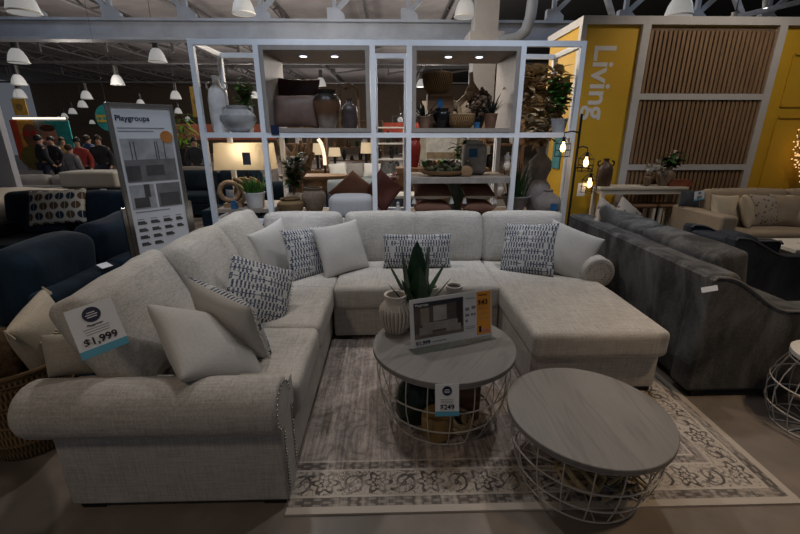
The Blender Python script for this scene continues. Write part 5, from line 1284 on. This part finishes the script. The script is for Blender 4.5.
bookcase('white bookcase of black goods seen through the narrow bay', at(388, 150, 9.5).x, 9.5, .75, 1.75, WHITE, 5, 102, [BLACKF, BLACK, LEAFD, BLUEGREY])
bookcase('tall wooden bookcase of goods seen left of the wide brown one', at(303, 150, 12).x, 12.2, 1.3, 2.2, OAK, 5, 103, GD)
bookcase('black bookcase before the far red wall strip', at(398, 150, 15).x + .6, 15, 1.6, 2.2, BLACK, 5, 104, GD)
bookcase('tall dark bookcase of goods behind the right of the display frame', at(500, 160, 7.4).x, 7.4, .7, 1.9, BROWNW, 4, 105, [BLACKF, STONEW, DRIFT])
o = MB().box((0, 0, 0), (2.4, .05, .4)).build('hanging_banner', plain('deep_red', (.22, .03, .015), .6), smooth=False); o.location = (at(398, 129, 15).x + .7, 14.7, at(398, 129, 15).z); tag(o, 'long red fascia strip above the black bookcase', 'sign')
# daybed with cushions
dbd = thing('daybed', 'low daybed with pale blue bedding far behind the display frame', 'bed', (at(362, 165, 8.4).x, 8.4, 0)); MB().box2((-.75, -.4, .15), (.75, .4, .5)).build('bed_frame', BLUEGREY, dbd, smooth=False, bevel=.01); MB().soft((0, 0, .62), (1.45, .78, .24), .06, (0, 0, .03), .02).build('bedding', fabric('pale_blue_bedding', (.28, .31, .32), .2), dbd)
for sx in (-.68, .68):
    for sy in (-.33, .33): MB().box((sx, sy, .075), (.06, .06, .15)).build('leg', BLACKF, dbd, smooth=False)
for k, (dx, mt, lab) in enumerate(((-.5, WHITE, 'white pillow at the left end of the far daybed'), (-.15, GREYB, 'grey pillow second from the left on the far daybed'), (.2, WHITE, 'white pillow third from the left on the far daybed'), (.52, CHAR, 'dark pillow at the right end of the far daybed'))):
    lying(lab, (dbd.location.x + dx, 8.52, .9), .36, .3, .12, 0, 22, k * 5 - 8, mt, 'throw_pillow', 'pillows on the far daybed', 120 + k)
small_lamp('round white lit lamp on the blue-grey cabinet row far behind', 366, 148, 9.2, .24, .22, .7); cabinet('blue-grey low chest carrying a round lit lamp', at(366, 160, 9.2).x, 9.2, .7, .4, .7, BLUEGREY, 2)
# narrow bay: white side table, blue cabinet, red flowers
x_ = at(402, 195, 6.0).x; cabinet('blue-grey cabinet with a white top seen through the narrow bay', x_, 6.1, .52, .42, .72, BLUEGREY, 2)
o = MB().box((0, 0, .02), (.56, .46, .04)).build('marble_top', WHITE, smooth=False, bevel=.004); o.location = (x_, 6.1, .721); tag(o, 'white slab top lying on the blue-grey cabinet', 'slab')
o = thing('flower_vase', 'red flowers in a small glass vase on the white slab top', 'plant', (at(393, 185, 6).x + .02, 6.05, .762)); MB().lathe(scale_prof(BOTTLE, .045, .17), seg=18).build('vase_body', STONE, o); m = MB(); rnd = random.Random(2)
for k in range(60):
    dv = Vector((rnd.gauss(0, 1), rnd.gauss(0, 1), rnd.gauss(0, 1))).normalized(); m.leaf(Vector((0, 0, .25)) + dv * .03, dv, .05, .04, None, .2, n=2)
m.build('red_bloom', RED, o, angle=0); MB().tube([(0, 0, .15), (0, 0, .25)], .006, 6).build('stem', LEAF2, o)
lying('grey patterned pillow on the chair beyond the white slab top', (at(403, 172, 6.9).x, 6.9, .98), .4, .36, .13, 0, 10, 0, MOTTLE, 'throw_pillow', None, 133)
plainsofa('small grey chair far behind the narrow bay', at(403, 172, 6.9).x - .4, at(403, 172, 6.9).x + .2, 7.25, 7.95, '+y', 1, GREYB, 41)
for q in bpy.data.objects:
    if q.get('label') == 'grey patterned pillow on the chair beyond the white slab top': q.location.z = .66; q.location.y = 7.6; q.location.x -= .0
# right lower bay background: red jar, canvas, plant, dark table with pots
TB = thing('sideboard', 'long dark sideboard of small potted things behind the wooden shelf', 'sideboard', (at(442, 170, 6.8).x, 6.9, 0)); zt = at(440, 168, 6.7).z; MB().box2((-.75, -.22, .1), (.75, .22, zt)).build('body', BROWNW, TB, smooth=False, bevel=.006)
for k in range(3): d_ = MB().box2((-.72 + k * .48, -.236, .14), (-.26 + k * .48, -.22, zt - .04)).build('door', BROWNW, TB, smooth=False); MB().ball((-.49 + k * .48, -.245, zt * .6), .014, 8).build('knob', CHROME, d_)
for sx in (-.7, .7): MB().box2((sx - .03, -.2, 0), (sx + .03, .2, .1)).build('foot', BLACKF, TB, smooth=False)
lathe_thing('lidded_jar', 'tall red lacquer jar at the left end of the dark sideboard', 'jar', (at(415, 150, 6.8).x, 6.9, zt), scale_prof(URN, .1, .46), RED)
rnd = random.Random(44)
for k in range(7):
    mt = (LEAF, TERRA, OAK, LEAF2, BLACKF, RUSTF, STONE)[k]; r = rnd.uniform(.05, .07); q = MB().lathe(scale_prof(BOWL, r, .09), seg=14)
    for w2 in range(16): a_ = rnd.uniform(0, 6.28); q.leaf((0, 0, .07), (math.cos(a_), math.sin(a_), rnd.uniform(.3, 1.2)), .1, .04)
    q = q.build('small_planter', mt); q.location = (at(425 + k * 5.4, 168, 6.8).x, 6.8 + .12 * (k % 2), zt); tag(q, ('first', 'second', 'third', 'fourth', 'fifth', 'sixth', 'seventh')[k] + ' little planter from the left on the dark sideboard behind the shelf', 'planter', 'planters on the dark sideboard')
cv = thing('canvas_picture', 'pale snowy landscape canvas hanging behind the wooden shelf', 'picture', (at(442, 150, 8.3).x, 8.3, at(442, 149, 8.3).z)); MB().box((0, 0, 0), (.62, .03, .5)).build('canvas', plain('pale_canvas', (.5, .5, .49), .7), cv, smooth=False); MB().box((0, -.018, -.12), (.6, .006, .12)).build('painted_ground', plain('ochre_ground', (.25, .19, .12), .8), cv, smooth=False)
pn = struct(MB().box2((at(420, 150, 8.4).x, 8.32, 0), (1.5, 8.42, 2.2)).build('wall_partition', plain('cream_partition', (.35, .32, .27), .8), smooth=False))
plant('tall green plant against the cream partition behind the wooden shelf', (at(456, 150, 7.9).x, 7.7, 0), .16, .3, BLACKF, .26, 1.5, 130, .2, .1, 55, LEAF)
sl = thing('standing_frame', 'white upright post frame behind the right bay of the shelf', 'frame', (at(495, 180, 5.7).x, 5.75, 0)); MB().box2((-.03, -.03, .03), (.03, .03, 1.95)).build('post', WHITE_METAL, sl, smooth=False); MB().box2((-.2, -.2, 0), (.2, .2, .03)).build('base', WHITE_METAL, sl, smooth=False)
o = MB().box((0, 0, 0), (.3, .02, .5)).build('poster', plain('teal_poster', (.05, .2, .22), .7), smooth=False); o.location = (LX0 - .012, 6.6, at(553, 152, 6.6).z); o.rotation_euler = (0, 0, PI / 2); tag(o, 'blue-green poster on the side of the yellow wall', 'poster')
# clutter at left distance behind the navy sofas
plant('bright green palm behind the Playgroups sign', (at(181, 125, 12.5).x, 12.5, 0), .25, 1.2, BLACKF,   .45, 1.3, 90, .38, .07, 61, plain('lime_leaf', (.1, .22, .02), .5), droop=.6)
o = MB().box((0, 0, 0), (4.4, .1, .55)).build('hanging_banner', plain('rust_red', (.13, .03, .012), .6), smooth=False); q = at(215, 132, 16); o.location = (q.x, 16, q.z); tag(o, 'long rust red fascia far behind the left end of the display frame', 'sign')
for i, (u, y, mt, lab) in enumerate(((205, 8.2, NAVY, 'far navy sofa seen through the left bay of the frame'), (232, 10.5, GREYB, 'far grey sofa seen through the left bay of the frame'))):
    x_ = at(u, 170, y).x; plainsofa(lab, x_ - .9, x_ + .9, y, y + .9, '+y', 2, mt, 70 + i)
# ---- high-bay pendants
def pendant(label, u, v, w_, dia=.4, stem=True):
    d_ = FPX * dia / w_; r = ray(u, v); p = Vector((0, 0, CAM_H)) + r * d_; R0 = dia / 2
    o = thing('pendant_lamp', label, 'pendant lamp', p, 0, 'bell-shaped high-bay pendant lamps')
    MB().lathe([(R0, 0), (R0 * 1.02, .012), (R0 * .97, R0 * .3), (R0 * .84, R0 * .8), (R0 * .62, R0 * 1.25), (R0 * .4, R0 * 1.5), (R0 * .3, R0 * 1.55)], seg=36, rib=.012, ribn=18).build('shade', BAY, o)
    MB().ring((0, 0, .006), R0 * 1.02, .012, 32, 6).build('rim', WHITE, o)
    MB().cyl((0, 0, R0 * 1.5), (0, 0, R0 * 2.9), R0 * .36, seg=16).build('ballast', BLACK, o)
    if 5.6 > p.z + R0 * 2.9: MB().cyl((0, 0, R0 * 2.9), (0, 0, 5.6 - p.z), .006, seg=8).build('cable', BLACK, o)
    return o
PEN = [(24, 13, 28, 'nearest pendant lamp, at the top left corner'), (244, 14, 21.5, 'front-row pendant lamp above the left display box'), (465, 17, 21, 'front-row pendant lamp beside the column'), (678, 17, 25, 'front-row pendant lamp peeking above the slatted wall'),
 (158, 62, 16, 'pendant lamp above and right of the Playgroups sign'), (19, 63, 17, 'pendant lamp below the nearest one, at the far left'), (118, 85, 12, 'pendant lamp right above the word Playgroups'), (19.5, 85, 12.5, 'second of the pendant column at the far left edge'), (20.5, 98, 11, 'third of the pendant column at the far left edge'),
 (87, 99, 10, 'pendant lamp above the round teal sign, higher one'), (83, 107.5, 8.5, 'pendant lamp just below the higher one over the round teal sign'), (73, 114, 7.2, 'pendant lamp above the teal end of the advertising wall'), (65, 118, 6, 'pendant lamp touching the top of the teal advertising panel'), (59.5, 120.5, 5, 'tiny pendant lamp over the middle of the advertising wall'), (176, 99, 10, 'pendant lamp over the right corner of the Playgroups sign'), (178.5, 113.5, 7, 'pendant lamp under the one at the right corner of the Playgroups sign'), (188, 121, 5.5, 'tiny pendant lamp beside the left post of the display frame'), (92.5, 124, 5, 'tiny pendant lamp left of the round teal sign'), (141, 106, 8, 'pendant lamp half hidden behind the top edge of the Playgroups sign'),
 (321, 86, 10, 'pendant lamp seen through the left display box'), (421, 87, 9.5, 'pendant lamp seen through the right display box'), (523, 87, 9.5, 'pendant lamp seen above the dried arrangement'), (255, 98, 8, 'pendant lamp seen through the upper left bay of the frame'), (400, 122, 6, 'pendant lamp low in the narrow bay')]
for u, v, w_, lab in PEN: pendant(lab, u, v, w_)
for u, v, lab in ((735, 16, 'left of two small track spotlights above the slatted wall'), (766, 4, 'right of two small track spotlights above the slatted wall')):
    p = at(u, v, 7.6); o = thing('track_spotlight', lab, 'spotlight', p, 0, 'small track spotlights'); MB().cyl((0, 0, -.06), (-.02, 0, .06), .035, .045, 14).build('head', WHITE, o); MB().cyl((0, 0, .05), (0, 0, 5.6 - p.z), .008).build('rod', BLACK, o); MB().cyl((0, 0, -.062), (0, 0, -.06), .03).build('lens', PUCK, o)
lamp((lp.location.x, 4.8, ZL1 + (zs0 + zs1) / 2 + .06), 3.4, (1, .87, .7), .04)
# text curves become meshes
dg = bpy.context.evaluated_depsgraph_get()
for o in [o for o in bpy.data.objects if o.type == 'FONT']:
    me = bpy.data.meshes.new_from_object(o.evaluated_get(dg)); q = bpy.data.objects.new(o.name + '_', me); nm = o.name; q.parent = o.parent; q.matrix_basis = o.matrix_basis.copy(); COL.objects.link(q); bpy.data.objects.remove(o); q.name = nm

w = bpy.data.worlds.new('world'); scn.world = w; w.use_nodes = True
bg = w.node_tree.nodes['Background']; bg.inputs[0].default_value = (.8, .87, 1, 1); bg.inputs[1].default_value = .075
NEUT = (1, .95, .91); WARM = (1, .72, .45); COOL = (.72, .83, 1)
spot((2.0, 3.7, 4.4), (.6, 2.2, .3), 95, NEUT, 80, .1)
spot((-1.3, 3.9, 4.4), (.2, 2.4, .3), 95, NEUT, 80, .1)
spot((.3, 2.2, 4.6), (.4, 3.2, .5), 60, NEUT, 70, .2)
spot((2.6, .8, 4.4), (2.6, 1.3, .0), 165, WARM, 60, .2)
spot((-1.9, -.7, 3.8), (-1.2, 1.4, .2), 55, (1, .8, .6), 60, .2)  # added warm fill for the near arm and the left floor
for x in (-1.6, .2, 1.9): spot((x, 2.5, 4.9), (x * .95, 4.42, 1.9), 130, COOL, 60, .2)  # added cool fill spots that brighten the white display frame
spot((-.6, .6, 4.6), (-1.7, 3.1, 1.3), 105, COOL, 40, .2)  # added cool spot to brighten the Playgroups poster
# light of the high-bay pendants, then rows of added fill lights
for x, y, p in ((-5, 8, 26), (-1.5, 8.2, 50), (.3, 7.2, 40), (-9, 13, 90), (-3, 13, 90), (2, 13, 90), (-6, 20, 120), (2, 20, 120)):
    lamp((x, y, 3.3), p, (1, .9, .78), .2)
for x, p in ((-1.3, 38), (.3, 38), (1.2, 34)): lamp((x, 6.3, 3.2), p, (1, .85, .65), .2)  # added warm fill for the goods behind the display frame
for x in (-7, -3.2, -.4, 3.6, 6.5): lamp((x, 8.4, 4.5), 15, COOL, .2)  # added cool fill on the girder front, no fixture there
for x in (-9, -3.5, 1.5):
    for y in (13.5, 21, 30): lamp((x, y, 3.1), 130, (1, .9, .84), .3)  # added fill lights that brighten the roof deck
spot((4.6, 4.2, 4.6), (4.4, 6.0, .9), 125, (1, .86, .7), 90, .2)
scn.view_settings.view_transform = 'Standard'; scn.view_settings.look = 'None'; scn.view_settings.gamma = 1; scn.view_settings.exposure = .28
